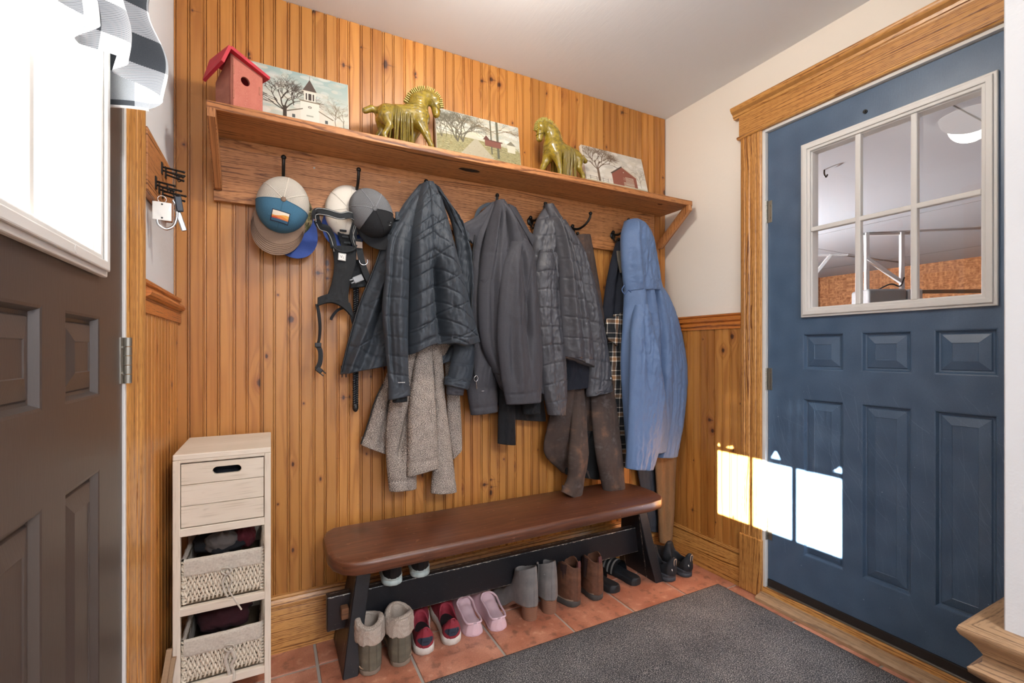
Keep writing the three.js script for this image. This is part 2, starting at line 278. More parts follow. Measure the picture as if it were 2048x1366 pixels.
// ---------- right wall (local x = world z, local +z = into the room) ----------
const DR = { z0: 0.583, z1: 1.445, y0: 0.088, y1: 2.008 };
{
  const w = struct('wall_right'); w.position.set(RW, 0, 0); w.rotation.y = -Math.PI / 2;
  const s = poly([[-0.15, -0.1], [RD, -0.1], [RD, RH + 0.05], [-0.15, RH + 0.05]]);
  hole(s, [[DR.z0 - 0.012, 0.0], [DR.z0 - 0.012, DR.y1 + 0.012], [DR.z1 + 0.012, DR.y1 + 0.012], [DR.z1 + 0.012, 0.0]]);
  part('drywall', boxUV(plate(s, 0.12, 0).translate(0, 0, -0.12)), M.wall, w);
  planks(w, 0, DR.z0 - 0.115, -0.014, 0, 1.175, 0.0165, 19, pineMats);
  struct('wainscot_cap', prof([[0, 1.172], [0.021, 1.172], [0.021, 1.198], [0.017, 1.202], [0.017, 1.206], [0.026, 1.212], [0.026, 1.22], [0.018, 1.226], [0.016, 1.231], [0.023, 1.236], [0.023, 1.243], [0, 1.243]].map(([a, b]) => [a, b]), DR.z0 - 0.118, 'x'), M.oakRail, w);
  const b = struct('baseboard_right', prof(baseProfile(0.187), DR.z0 - 0.118, 'x'), M.oakTrim); b.position.set(RW - 0.0005, 0, 0.012); b.rotation.y = -Math.PI / 2;
  // door casing: fluted jamb board, plinth block, header
  const t = struct('trim_2'); t.position.set(RW, 0, 0); t.rotation.y = -Math.PI / 2;
  const fl = (x0, x1) => { const n = (k) => x0 + (x1 - x0) * k; return [[n(0), 0], [n(0), 0.018], [n(0.06), 0.022], [n(0.2), 0.022], [n(0.24), 0.018], [n(0.28), 0.022], [n(0.42), 0.023], [n(0.46), 0.018], [n(0.54), 0.018], [n(0.58), 0.023], [n(0.72), 0.022], [n(0.76), 0.018], [n(0.8), 0.022], [n(0.94), 0.022], [n(1), 0.018], [n(1), 0]].reverse(); };
  for (const [x0, x1] of [[DR.z0 - 0.118, DR.z0 - 0.017], [DR.z1 + 0.017, DR.z1 + 0.118]]) {
    part('casing', prof(fl(x0, x1), DR.y1 + 0.02 - 0.248, 'y'), M.oakTrim, t, [0, 0.248, 0]);
    part('plinth_block', bx(x0 - 0.004, x1 + 0.004, 0, 0.25, 0, 0.028, 0.006, 'y'), M.oakTrim, t);
  }
  const hx0 = DR.z0 - 0.124, hx1 = DR.z1 + 0.124, hl = hx1 - hx0, y = DR.y1 + 0.016;
  part('header_bead', prof([[0, y], [0.026, y], [0.031, y + 0.005], [0.031, y + 0.009], [0.026, y + 0.014], [0, y + 0.014]], hl + 0.012, 'x'), M.oakTrim, t, [hx0 - 0.006, 0, 0]);
  part('header_board', bx(hx0, hx1, y + 0.014, y + 0.108, 0, 0.023, 0.002, 'x'), M.oakTrim, t);
  part('header_cap', prof([[0, y + 0.1], [0.024, y + 0.1], [0.026, y + 0.106], [0.03, y + 0.108], [0.032, y + 0.118], [0.044, y + 0.128], [0.05, y + 0.138], [0.05, y + 0.146], [0, y + 0.146]], hl + 0.05, 'x'), M.oakTrim, t, [hx0 - 0.025, 0, 0]);
  // white jamb stops and wooden threshold
  const j = struct('trim_3'); j.position.set(RW, 0, 0); j.rotation.y = -Math.PI / 2;
  part('jamb', bx(DR.z0 - 0.018, DR.z0 - 0.003, 0.05, DR.y1 + 0.016, -0.12, 0.014, 0.002), M.whitePaint, j);
  part('jamb', bx(DR.z1 + 0.003, DR.z1 + 0.018, 0.05, DR.y1 + 0.016, -0.12, 0.014, 0.002), M.whitePaint, j);
  part('jamb_head', bx(DR.z0 - 0.018, DR.z1 + 0.018, DR.y1 + 0.003, DR.y1 + 0.016, -0.12, 0.014, 0.002), M.whitePaint, j);
  const th = struct('trim_4'); th.position.set(RW, 0, 0); th.rotation.y = -Math.PI / 2;
  part('sill_board', prof([[-0.12, 0], [0.062, 0], [0.062, 0.012], [0.054, 0.02], [0.03, 0.024], [0.028, 0.03], [-0.12, 0.034]], DR.z1 - DR.z0 + 0.1, 'x'), M.oakWorn, th, [DR.z0 - 0.018, 0, 0]);
  part('threshold_strip', prof([[-0.12, 0.03], [0.02, 0.03], [0.014, 0.046], [0.006, 0.05], [-0.12, 0.05]], DR.z1 - DR.z0 + 0.03, 'x'), M.oakTrim, th, [DR.z0 - 0.015, 0, 0]);
  part('weather_strip', bx(DR.z0, DR.z1, 0.05, DR.y0 - 0.002, -0.03, 0.002, 0.001), std({ color: 0x2b2522, roughness: 0.5 }), th);
  part('metal_lip', bx(DR.z0, DR.z1, 0.05, 0.056, -0.02, 0.008, 0.001), M.steel, th);
}

// ---------- doors ----------
function ringPanel(x0, x1, y0, y1, zf, rings) {          // moulded panel: rings of [inset, depth]
  const pos = [], idx = [];
  rings.forEach(([i, d]) => { for (const [x, y] of [[x0 + i, y0 + i], [x1 - i, y0 + i], [x1 - i, y1 - i], [x0 + i, y1 - i]]) pos.push([x, y, zf + d]); });
  const p = [], tri = (a, b, c) => p.push(...pos[a], ...pos[b], ...pos[c]);
  for (let r = 0; r < rings.length - 1; r++) for (let k = 0; k < 4; k++) { const a = r * 4 + k, b = r * 4 + (k + 1) % 4, c = a + 4, d = b + 4; tri(a, b, d); tri(a, d, c); }
  const q = (rings.length - 1) * 4; tri(q, q + 1, q + 2); tri(q, q + 2, q + 3);
  const g = new THREE.BufferGeometry(); g.setAttribute('position', new THREE.Float32BufferAttribute(p, 3)); g.computeVertexNormals(); return boxUV(g, 'y', 0, 0);
}
function rectPts(x0, x1, y0, y1) { return [[x0, y0], [x0, y1], [x1, y1], [x1, y0]]; }
function doorSlab(d, W, H, m, win, panels, frameMat, glassMat, back = 0) {
  const s = poly([[0, 0], [W, 0], [W, H], [0, H]]);
  hole(s, rectPts(win.x0 + 0.012, win.x1 - 0.012, win.y0 + 0.012, win.y1 - 0.012));
  for (const p of panels) hole(s, rectPts(...p));
  const front = boxUV(plate(s, 0.044, 0).translate(0, 0, -0.044), 'y', 0, 0);
  part('slab', front, m, d);
  for (const p of panels) part('panel', ringPanel(...p, 0, [[0, 0], [0.004, -0.001], [0.009, -0.011], [0.014, -0.012], [0.017, -0.009], [Math.min(0.047, (p[1] - p[0]) * 0.29), -0.002], [Math.min(0.049, (p[1] - p[0]) * 0.3), -0.0035]]), m, d);
  // back skins of the panels
  for (const p of panels) part('panel_back', bx(...p, -0.044, -0.03, 0), m, d);
  // window: moulded frame, muntins, panes
  const f = 0.036, wf = poly([[win.x0, win.y0], [win.x1, win.y0], [win.x1, win.y1], [win.x0, win.y1]]); hole(wf, rectPts(win.x0 + f, win.x1 - f, win.y0 + f, win.y1 - f));
  const fr = part('window_frame', boxUV(plate(wf, 0.012, 0.003, 2)), frameMat, d);
  const wf2 = poly([[win.x0 + 0.009, win.y0 + 0.009], [win.x1 - 0.009, win.y0 + 0.009], [win.x1 - 0.009, win.y1 - 0.009], [win.x0 + 0.009, win.y1 - 0.009]]); hole(wf2, rectPts(win.x0 + 0.026, win.x1 - 0.026, win.y0 + 0.026, win.y1 - 0.026));
  part('frame_bead', boxUV(plate(wf2, 0.006, 0.0025, 2).translate(0, 0, 0.012)), frameMat, fr);
  const wf3 = poly([[win.x0 + 0.02, win.y0 + 0.02], [win.x1 - 0.02, win.y0 + 0.02], [win.x1 - 0.02, win.y1 - 0.02], [win.x0 + 0.02, win.y1 - 0.02]]); hole(wf3, rectPts(win.x0 + f + 0.003, win.x1 - f - 0.003, win.y0 + f + 0.003, win.y1 - f - 0.003));
  part('frame_back', boxUV(plate(wf3, 0.044, 0.002).translate(0, 0, -0.042)), frameMat, fr);
  const gx0 = win.x0 + f, gx1 = win.x1 - f, gy0 = win.y0 + f, gy1 = win.y1 - f, mw = 0.009, cw = (gx1 - gx0) / 3, ch = (gy1 - gy0) / 2;
  for (let k = 1; k < 3; k++) part('muntin', bx(gx0 + k * cw - mw, gx0 + k * cw + mw, gy0, gy1, -0.014 - back, 0.008 - back, 0.004), frameMat, d);
  part('muntin', bx(gx0, gx1, gy0 + ch - mw, gy0 + ch + mw, -0.014 - back, 0.0075 - back, 0.004), frameMat, d);
  for (let r = 0; r < 2; r++) for (let k = 0; k < 3; k++) part('pane', new THREE.PlaneGeometry(cw - 0.004, ch - 0.004).translate(gx0 + (k + 0.5) * cw, gy0 + (r + 0.5) * ch, -0.016 - back), glassMat, d);
  for (const [fx, fy] of [[0.2, 0], [0.72, 0], [0.25, 1], [0.75, 1]]) part('screw_plug', cyl([lerp(win.x0, win.x1, fx), lerp(win.y0 + 0.018, win.y1 - 0.018, fy), 0.01], [lerp(win.x0, win.x1, fx), lerp(win.y0 + 0.018, win.y1 - 0.018, fy), 0.0185], 0.006), frameMat, fr);
}
function hinge(parent, x, y, side) {
  const leaf = bx(x, x + side * 0.022, y - 0.047, y + 0.047, -0.004, 0.0025, 0.0008), h = part('hinge', leaf, M.steel, parent);
  for (let k = 0; k < 5; k++) part('knuckle', cyl([x - side * 0.002, y - 0.047 + k * 0.019, 0.008], [x - side * 0.002, y - 0.047 + k * 0.019 + 0.0178, 0.008], 0.0075), M.steel, h);
  for (const dy of [-0.026, 0.026]) part('screw', cyl([x + side * 0.014, y + dy, 0.002], [x + side * 0.014, y + dy, 0.0045], 0.004), M.steel, h);
}
{
  // blue garage door
  const scr = canvasTex(1024, 2048, (c, w, h) => {
    c.fillStyle = '#4a6079'; c.fillRect(0, 0, w, h); reseed(404);
    const img = c.getImageData(0, 0, w, h), dd = img.data; for (let i = 0; i < w * h; i++) { const n = 9 * N((i % w) * 0.012, Math.floor(i / w) * 0.012, 2) + 5 * R(-1, 1); dd[i * 4] += n; dd[i * 4 + 1] += n; dd[i * 4 + 2] += n; } c.putImageData(img, 0, 0);
    for (let k = 0; k < 170; k++) { const x = R(0.02, 0.95) * w, y = R(0.55, 0.84) * h, l = R(20, 260); c.strokeStyle = `rgba(190,205,220,${R(0.06, 0.3)})`; c.lineWidth = R(0.5, 1.4); c.beginPath(); c.moveTo(x, y); c.quadraticCurveTo(x + R(-10, 50), y + l * 0.5, x + R(10, 120), y + l); c.stroke(); }
    for (let k = 0; k < 60; k++) { c.fillStyle = `rgba(205,215,225,${R(0.2, 0.7)})`; c.beginPath(); c.arc(R(0, w), R(0.55, 0.99) * h, R(0.7, 2.4), 0, 7); c.fill(); }
  });
  scr.wrapS = scr.wrapT = THREE.RepeatWrapping; scr.repeat.set(1 / 0.862, 1 / 1.92);
  const grain = size(gray(256, 512, (u, v, i, j) => 128 + 60 * N(i * 0.25, j * 0.02, 3) + 50 * N(i * 0.5, j * 0.05, 9)), 0.2, 0.4);
  const blue = phy({ map: scr, roughness: 0.36, bumpMap: grain, bumpScale: 0.0004, clearcoat: 0.12, clearcoatRoughness: 0.3 });
  const d = struct('door_2'); d.position.set(RW + 0.002, DR.y0, DR.z0); d.rotation.y = -Math.PI / 2;
  const W = DR.z1 - DR.z0, H = DR.y1 - DR.y0, px = [[0.146, 0.286], [0.352, 0.51], [0.576, 0.716]];
  const zs = [];
  for (const [a, b] of [[0.147, 0.297], [0.356, 0.506], [0.565, 0.715]]) { zs.push([a, b, 0.905, 1.05]); zs.push([a, b, 0.155, 0.79]); }
  doorSlab(d, W, H, blue, { x0: 0.145, x1: 0.717, y0: 1.203 - DR.y0, y1: 1.897 - DR.y0 }, zs, M.whitePaint, M.glass);
  for (const y of [0.215, 0.86, 1.58]) hinge(d, -0.004, y, 1);
  part('peephole', [cyl([0.37, 1.845, -0.002], [0.37, 1.845, 0.006], 0.007), cyl([0.37, 1.845, 0.004], [0.37, 1.845, 0.009], 0.004)], M.blackIron, d);
  part('door_knob', [cyl([0.8, 0.87, 0], [0.8, 0.87, 0.008], 0.03, 0.028, 20), cyl([0.8, 0.87, 0.008], [0.8, 0.87, 0.04], 0.01), ball(0.8, 0.87, 0.055, 0.027, 1, 1, 0.8)], M.steel, d);
}
// ---------- left wall (local x = -world z, local +z = into the room) ----------
const DL = { z0: 0.645, z1: 1.547, y0: 0.03, y1: 2.03 };
{
  const w = struct('wall_left'); w.rotation.y = Math.PI / 2;
  const s = poly([[-RD, -0.1], [0.15, -0.1], [0.15, RH + 0.05], [-RD, RH + 0.05]]);
  hole(s, rectPts(-DL.z1 - 0.012, -DL.z0 + 0.012, 0, DL.y1 + 0.012));
  part('drywall', boxUV(plate(s, 0.14, 0).translate(0, 0, -0.14)), M.wallWhite, w);
  planks(w, -0.49, 0, -0.497, 0, 1.165, 0.0165, 29, [pineMats[0], pineMats[6]]);
  struct('wainscot_cap', prof([[0, 1.16], [0.021, 1.16], [0.021, 1.188], [0.017, 1.192], [0.017, 1.196], [0.03, 1.202], [0.033, 1.209], [0.03, 1.216], [0.018, 1.22], [0.016, 1.226], [0.022, 1.231], [0.022, 1.239], [0, 1.242]], 0.488, 'x').translate(-0.49, 0, 0), M.oakRail, w);
  const b = struct('baseboard_left', prof(baseProfile(0.187), 0.47, 'x').translate(-0.49, 0, 0), M.oakTrim); b.position.set(0.0165, 0, 0); b.rotation.y = Math.PI / 2;
  const t = struct('trim_5'); t.rotation.y = Math.PI / 2;
  const cp = (x0, x1) => { const n = (k) => x0 + (x1 - x0) * k; return [[n(0), 0], [n(0), 0.016], [n(0.08), 0.02], [n(0.42), 0.021], [n(0.46), 0.017], [n(0.5), 0.021], [n(0.62), 0.021], [n(0.66), 0.017], [n(0.72), 0.022], [n(0.9), 0.024], [n(1), 0.02], [n(1), 0]].reverse(); };
  part('casing', prof(cp(-0.632, -0.49), RH - 0.16, 'y'), M.oakTrim, t);
  part('casing', prof(cp(-DL.z1 - 0.16, -DL.z1 - 0.016), RH - 0.16, 'y'), M.oakTrim, t);
  part('header_board', bx(-DL.z1 - 0.17, -0.48, DL.y1 + 0.015, DL.y1 + 0.13, 0, 0.024, 0.003, 'x'), M.oakTrim, t);
  const j = struct('trim_6'); j.rotation.y = Math.PI / 2;
  part('jamb', bx(-0.643, -0.631, 0.03, DL.y1 + 0.014, -0.14, 0.0165, 0.002), M.whitePaint, j);
  part('jamb', bx(-DL.z1 - 0.016, -DL.z1 - 0.003, 0.03, DL.y1 + 0.014, -0.14, 0.012, 0.002), M.whitePaint, j);
  part('jamb_head', bx(-DL.z1 - 0.016, -0.631, DL.y1 + 0.003, DL.y1 + 0.014, -0.14, 0.012, 0.002), M.whitePaint, j);
  part('sill', bx(-DL.z1 - 0.016, -0.631, 0, 0.03, -0.14, 0.03, 0.004, 'x'), M.oakWorn, j);
  // dark entry door with a six-pane window
  const brown = phy({ color: 0x443b36, roughness: 0.42, clearcoat: 0.1, clearcoatRoughness: 0.4, bumpMap: size(gray(256, 512, (u, v, i, q) => 128 + 60 * N(i * 0.25, q * 0.02, 3) + 50 * N(i * 0.5, q * 0.05, 9)), 0.2, 0.4), bumpScale: 0.0002 });
  const d = struct('door_1'); d.position.set(0.012, DL.y0, DL.z1); d.rotation.y = Math.PI / 2;     // local x from the far jamb towards the back wall
  const W = DL.z1 - DL.z0, H = DL.y1 - DL.y0, zs = [];
  for (const a of [0.14, 0.3735, 0.607]) { zs.push([a, a + 0.155, 0.96, 1.1]); zs.push([a, a + 0.155, 0.2, 0.83]); }
  doorSlab(d, W, H, brown, { x0: 0.142, x1: 0.76, y0: 1.2 - DL.y0, y1: 1.92 - DL.y0 }, zs, M.whitePaint, M.glass, 0.022);
  for (const y of [0.19, 1.02, 1.8]) hinge(d, W + 0.003, y, -1);
}
// ---------- wall stub beside the camera, with its base cap on the step ----------
{
  const x0 = 1.905, z0 = 1.39, y0 = STEP_H;
  struct('wall_near', bx(x0, RW, y0 - 0.01, RH, z0, RD, 0.004), M.wallWhite);
  const h = 0.374, pr = [[0, y0 - 0.19], [0.024, y0 - 0.19], [0.024, h - 0.14], [0.05, h - 0.12], [0.052, h - 0.108], [0.03, h - 0.09], [0.029, h - 0.07], [0.044, h - 0.045], [0.062, h - 0.028], [0.068, h - 0.016], [0.064, h - 0.004], [0.056, h], [0, h]];
  const ring = [];                                          // mitred round the free corner
  const path = [[RW, z0, 0, -1], [x0, z0, -1, -1], [x0, RD, -1, 0]];
  const pos = [], uv = [], idx = [];
  path.forEach(([x, z, nx, nz], i) => pr.forEach(([o, y], k) => { pos.push(x + nx * o, y, z + nz * o); uv.push(k * 0.03, i === 0 ? 0 : i === 1 ? RW - x0 : RW - x0 + z); }));
  const n = pr.length; for (let i = 0; i < 2; i++) for (let k = 0; k < n - 1; k++) { const a = i * n + k, b = a + n; idx.push(a, a + 1, b, a + 1, b + 1, b); }
  let g = new THREE.BufferGeometry(); g.setAttribute('position', new THREE.Float32BufferAttribute(pos, 3)); g.setAttribute('uv', new THREE.Float32BufferAttribute(uv, 2)); g.setIndex(idx); g = toCreasedNormals(g, 0.9);
  struct('baseboard_near', g, M.oakWorn);
}
// far wall of the house side, behind the camera
struct('wall_house', bx(-0.15, RW + 0.15, -0.1, RH + 0.05, RD, RD + 0.15, 0), M.wallWhite);
// ---------- snow outside the entry door ----------
struct('ground', bx(-9, -0.3, -0.5, -0.12, -7, 9, 0), std({ color: 0xeef2f6, roughness: 1 }));

// ---------- lamps ----------
{
  const L = thing('ceiling_lamp', 'white glass dome lamp on the ceiling of the entry', 'lamp', [0.887, RH, 0.805]);
  part('base', cyl([0, -0.025, 0], [0, 0, 0], 0.13, 0.135, 40), M.whitePaint, L);
  const pts = []; for (let k = 0; k <= 14; k++) { const a = k / 14 * Math.PI / 2; pts.push(new THREE.Vector2(0.125 * Math.sin(a), -0.115 + 0.09 * (1 - Math.cos(a)))); }
  part('shade', new THREE.LatheGeometry(pts, 40), std({ color: 0xffffff, emissive: 0xfff8ee, emissiveIntensity: 4.0, roughness: 0.4 }), L);
  const p = new THREE.PointLight(0xfff6ea, 2.6); p.position.set(0, -0.075, 0); p.castShadow = true; p.shadow.radius = 4.5; L.add(p);
}
{
  const L = thing('unseen_light_panel', 'unseen flat white light panel behind the camera, brightening the entry', 'lamp', [0.92, RH - 0.02, 3.45]);  // out of view behind the camera, placed to brighten walls and floor
  part('housing', bx(-0.46, 0.46, 0, 0.02, -0.46, 0.46, 0.004), M.whitePaint, L);
  part('diffuser', bx(-0.44, 0.44, -0.006, 0, -0.44, 0.44, 0.002), std({ color: 0xffffff, emissive: 0xf4f7ff, emissiveIntensity: 2.5, roughness: 0.5 }), L);
  const a = new THREE.RectAreaLight(0xf6f8ff, 40, 0.86, 0.86); a.position.set(0, -0.012, 0); a.rotation.x = -Math.PI / 2; L.add(a);
}
// ---------- oak wall shelf with its hook board ----------
const SH = { x0: 0.112, x1: 2.138, top: 1.812, bot: 1.787, z1: 0.222 };
const HOOKS = [[0.32, 1.665, 0], [0.564, 1.667, 0], [0.815, 1.667, 0.0], [1.1, 1.66, 0.02], [1.325, 1.66, 0.03], [1.555, 1.65, 0.045], [1.8, 1.65, 0.03]];
{
  reseed(91);
  const s = thing('wall_shelf', 'long oak wall shelf with a hook board and angled end brackets', 'shelf', [SH.x0, 0, 0]);
  const X = SH.x1 - SH.x0;
  const sb = part('shelf_board', bx(0, X, SH.bot, SH.top, 0.002, SH.z1, 0.003, 'x'), M.oakShelf, s);
  const kn = (x, z, a, b) => { const g = grid(24, 8, (u, v) => { const t = u * 6.283, r = v; return [x + a * r * Math.cos(t) * (1 + 0.2 * N(t * 2, 3)), SH.bot - 0.0006 - 0.0004 * r, z + b * r * Math.sin(t) * (1 + 0.3 * N(t * 3, 9))]; }, true); return g; };
  part('knot', kn(0.87, 0.14, 0.046, 0.015), std({ color: 0x1e120b, roughness: 0.9 }), sb); part('knot', kn(1.86, 0.17, 0.016, 0.008), std({ color: 0x5b2f18, roughness: 0.8 }), sb);
  part('back_board', bx(0, X - 0.056, 1.572, SH.bot, 0.002, 0.022, 0.002, 'x'), M.oakShelf, s);
  const br = (x) => { const g = plate(poly([[0, 0], [0.022, 0], [SH.z1 - 0.012, 0.152], [SH.z1 - 0.012, 0.178], [SH.z1 - 0.045, 0.178], [0, 0.036]]), 0.022, 0.0015); g.rotateY(-Math.PI / 2); g.translate(x + 0.022, SH.bot - 0.179, 0.022); return boxUV(g, 'y', 0.3, 0.4); };
  for (const x of [0.003, X - 0.037]) { const b = part('bracket', br(x), M.oakShelf, s); for (const q of [0.1, 0.9]) part('screw', cyl([x + 0.011, SH.bot - 0.179 + 0.02 + q * 0.14, 0.022 + 0.014 + q * 0.182], [x + 0.011, SH.bot - 0.179 + 0.016 + q * 0.14, 0.022 + 0.021 + q * 0.18], 0.004), M.steel, b); }
  for (const x of [0.31, 0.62, 1.04, 1.3]) part('screw', cyl([x, 1.735, 0.02], [x, 1.735, 0.0235], 0.0035), M.steel, s);
  for (const [hx, hy, lean] of HOOKS) {
    const x = hx - SH.x0, h = part('coat_hook', [ball(x, hy - 0.005, 0.024, 0.017, 1, 1.1, 0.35), ball(x, hy + 0.012, 0.028, 0.009, 1, 1, 0.6),
      tube([[x, hy, 0.026], [x + lean * 0.4, hy - 0.004, 0.05], [x + lean * 0.75, hy + 0.012, 0.085], [x + lean, hy + 0.04, 0.103], [x + lean, hy + 0.052, 0.106]], 0.0055, 20, 8), ball(x + lean, hy + 0.058, 0.106, 0.0085),
      tube([[x, hy - 0.01, 0.026], [x, hy - 0.03, 0.034], [x, hy - 0.042, 0.05], [x, hy - 0.036, 0.066]], 0.005, 14, 8), ball(x, hy - 0.032, 0.068, 0.008)], M.blackIron, s);
  }
}
// ---------- cloth: a hanging piece between a left and a right edge, as a closed, folded tube ----------
function curve(pts) { return new THREE.CatmullRomCurve3(pts, false, 'centripetal'); }
function cloth({ L, R: Rr, z, zt, zr = [0, 0.35], front = 0.03, back = 0.015, nu = 60, nv = 90, folds = [], fn, wr = 1, pw = 2.4, hem = 0.006, sag = 0, hemv, seed = 1, crumple = 1 }) {
  const zAt = (k, n) => (zt === undefined ? z : lerp(zt, z, sm(zr[0], zr[1], k / (n - 1))));
  const lc = curve(L.map(([a, b], i) => P(a, b, zAt(i, L.length)))), rc = curve(Rr.map(([a, b], i) => P(a, b, zAt(i, Rr.length)))), nb = Math.max(6, nu >> 2);
  const us = []; for (let i = 0; i <= nu; i++) us.push([0.5 - 0.5 * Math.cos(Math.PI * (0.15 + 0.7 * i / nu)) , 1]);
  const a0 = us[0][0], a1 = us[nu][0]; us.forEach((q) => { q[0] = (q[0] - a0) / (a1 - a0); });
  for (let i = 1; i <= nb; i++) us.push([1 - i / nb, -1]);
  const n = us.length - 1, rows = nv + 3;
  const row = [];
  for (let j = 0; j <= nv; j++) row.push([lc.getPoint(j / nv), rc.getPoint(j / nv)]);
  const g = grid(n, rows, (s, t) => {
    const i = Math.round(s * n), jj = Math.round(t * rows), j = Math.min(jj, nv), v = j / nv, [u, side] = us[i], [a, b] = row[j];
    let x = lerp(a.x, b.x, u), y = lerp(a.y, b.y, u), zz = lerp(a.z, b.z, u);
    const w = Math.hypot(b.x - a.x, b.y - a.y), e = Math.pow(Math.max(0, 1 - Math.pow(Math.abs(2 * u - 1), pw)), 0.55), grow = Math.min(1, 0.3 + 2.2 * v), sz = Math.min(1, w / 0.1);
    y -= sag * Math.sin(Math.PI * u) * v * v;
    if (hemv) y += hemv(u) * sm(0.55, 1, v);
    if (side > 0) {
      let d = front * e * sz;
      for (const [u0, u1, v0, v1, fw, am] of folds) { const k = sm(v0 - 0.02, v0 + 0.16, v) * (1 - sm(v1 - 0.16, v1 + 0.02, v)), c = lerp(u0, u1, v) + 0.015 * N(v * 3, u0 * 9, seed); d += 1.5 * am * G(u, c, fw) * k * e; }
      d += wr * e * (0.006 * N(u * 3 * (w / 0.15) + seed * 3.1, v * 1.6, seed) * grow + 0.0035 * N(u * 9 * (w / 0.15) + v * 2, v * 4 + seed, 2) * grow + 0.0016 * N(x * 70 + y * 26, y * 44 - x * 18, seed * 2) + 0.0009 * N(x * 160, y * 120, seed));
      d += crumple * e * grow * (0.006 * (0.25 - Math.abs(N(x * 17 + y * 8 + seed, y * 11 - x * 6, seed * 1.7))) + 0.003 * (0.25 - Math.abs(N(x * 40 - y * 14, y * 26 + x * 18, seed + 3))));
      if (fn) d += fn(u, v, x, y, e);
      zz += d;
    } else zz -= back * e;
    if (jj > nv) { const k = jj - nv, cx = (a.x + b.x) / 2, q = [0, 0.3, 0.75, 1][k]; zz = lerp(zz, lerp(a.z, b.z, u) + 0.002, q * 0.5); x = lerp(x, cx, 0.03 * q); y += [0, -0.002, 0.004, 0.03][k] * (hem / 0.006); }
    return [x, y, zz, x, y];
  }, true);
  return g;
}
// seam lines of a quilted shell: grooves with small puckers beside them
function quilt(lines, A = 0.0045, seed = 1) {
  return (u, v, x, y, e) => { let d = 0; for (const f of lines) { const q = f(u, v, x, y); d -= A * G(q, 0, 0.0034) * Math.min(1, e * 1.5); d += 0.0026 * G(Math.abs(q), 0.012, 0.012) * N(x * 130 + seed, y * 30, seed) * e; d += A * 0.2 * G(Math.abs(q), 0.022, 0.018) * e; } return d; };
}
const every = (sp, ph, slope, wob, sd) => (u, v, x, y) => { const t = (y + slope * x + wob * N(x * 9, y * 5, sd)) / sp + ph; return (t - Math.floor(t) - 0.5) * sp; };
const vee = (sp, ph, uc, slope, k0) => (u, v, x, y) => { const t = (y + slope * Math.abs(u - uc)) / sp + ph; return (t - Math.floor(t) - 0.5) * sp; };
const along = (u0, u1, w = 0.2) => (u, v) => (u - lerp(u0, u1, v)) * w;
function strap(px, w, th = 0.0025, z = 0.05, twist) {        // flat webbing along measured points [px, py, z?]
  const c = curve(px.map(([a, b, zz]) => P(a, b, zz ?? z))), n = 40;
  return grid(8, n, (s, t) => { const p = c.getPoint(t), d = c.getTangent(t), k = Math.round(s * 8), sd = new THREE.Vector3(-d.y, d.x, 0).normalize(); if (twist) sd.applyAxisAngle(d, twist(t)); const nn = sd.clone().cross(d).normalize(), q = [[-1, 1], [0, 1], [1, 1], [1, 0], [1, -1], [0, -1], [-1, -1], [-1, 0], [-1, 1]][k]; return [p.x + sd.x * q[0] * w / 2 + nn.x * q[1] * th / 2, p.y + sd.y * q[0] * w / 2 + nn.y * q[1] * th / 2, p.z + sd.z * q[0] * w / 2 + nn.z * q[1] * th / 2, s * w * 3, t * c.getLength()]; });
}
const weave = tiled(size(gray(128, 128, (u, v, i, j) => 128 + 60 * Math.sin(i * 0.785) * (j % 8 < 4 ? 1 : -1) + 30 * N(i * 0.3, j * 0.3)), 0.03));
const twillMap = (c1, c2, s, seed = 1) => size(tex(256, 256, (u, v, i, j) => { const n = 0.5 + 0.5 * Math.sin((i + j) * 0.7854) * 0.5 + 0.6 * N(i * 0.35, j * 0.35, seed) + 0.3 * N(i * 0.05, j * 0.05, seed); return mix3(c1, c2, clamp(n)); }), s);
M.puffer = phy({ color: 0x343b43, roughness: 0.66, sheen: 0.4, sheenColor: new THREE.Color(0.4, 0.45, 0.5), sheenRoughness: 0.5 });
M.quiltGrey = phy({ color: 0x434348, roughness: 0.5, sheen: 0.25, sheenColor: new THREE.Color(0.4, 0.4, 0.42), sheenRoughness: 0.5 });
M.dark = std({ color: 0x0e1114, roughness: 0.85 });
M.navy = std({ map: twillMap([12, 16, 26], [26, 32, 46], 0.05), roughness: 0.9 });
M.blackKnit = std({ map: twillMap([11, 12, 15], [28, 30, 34], 0.05, 4), roughness: 0.95, bumpMap: weave, bumpScale: 0.0004 });
M.softshell = phy({ map: twillMap([50, 50, 56], [67, 67, 73], 0.05, 2), roughness: 0.75, sheen: 0.2, sheenColor: new THREE.Color(0.5, 0.5, 0.55), sheenRoughness: 0.6, bumpMap: weave, bumpScale: 0.0002 });
const tweedMap = size(tex(512, 512, (u, v, i, j) => { const n = N(i * 0.32, j * 0.5, 1) + 0.6 * N(i * 0.75, j * 0.9, 7) + 0.06 * N(i * 0.03, j * 0.03, 3), k = clamp(0.6 + n * 1.25); return mix3([56, 51, 50], [214, 200, 186], k); }), 0.42);
M.tweed = std({ map: tweedMap, roughness: 1, bumpMap: tweedMap, bumpScale: 0.002 });
const suedeMap = size(tex(512, 512, (u, v) => { const n = fbm(u * 7, v * 7, 2, 5), m = fbm(u * 30, v * 30, 4, 3); let c = mix3([58, 48, 44], [80, 64, 56], clamp(0.5 + n)); c = mix3(c, [126, 88, 66], 0.7 * clamp(sm(0.08, 0.6, n + m * 0.3))); c = mix3(c, [112, 108, 110], clamp(sm(0.1, 0.6, -n + m * 0.4)) * 0.5); return c; }), 0.45);
M.suede = std({ map: suedeMap, roughness: 0.95, bumpMap: suedeMap, bumpScale: 0.001 });
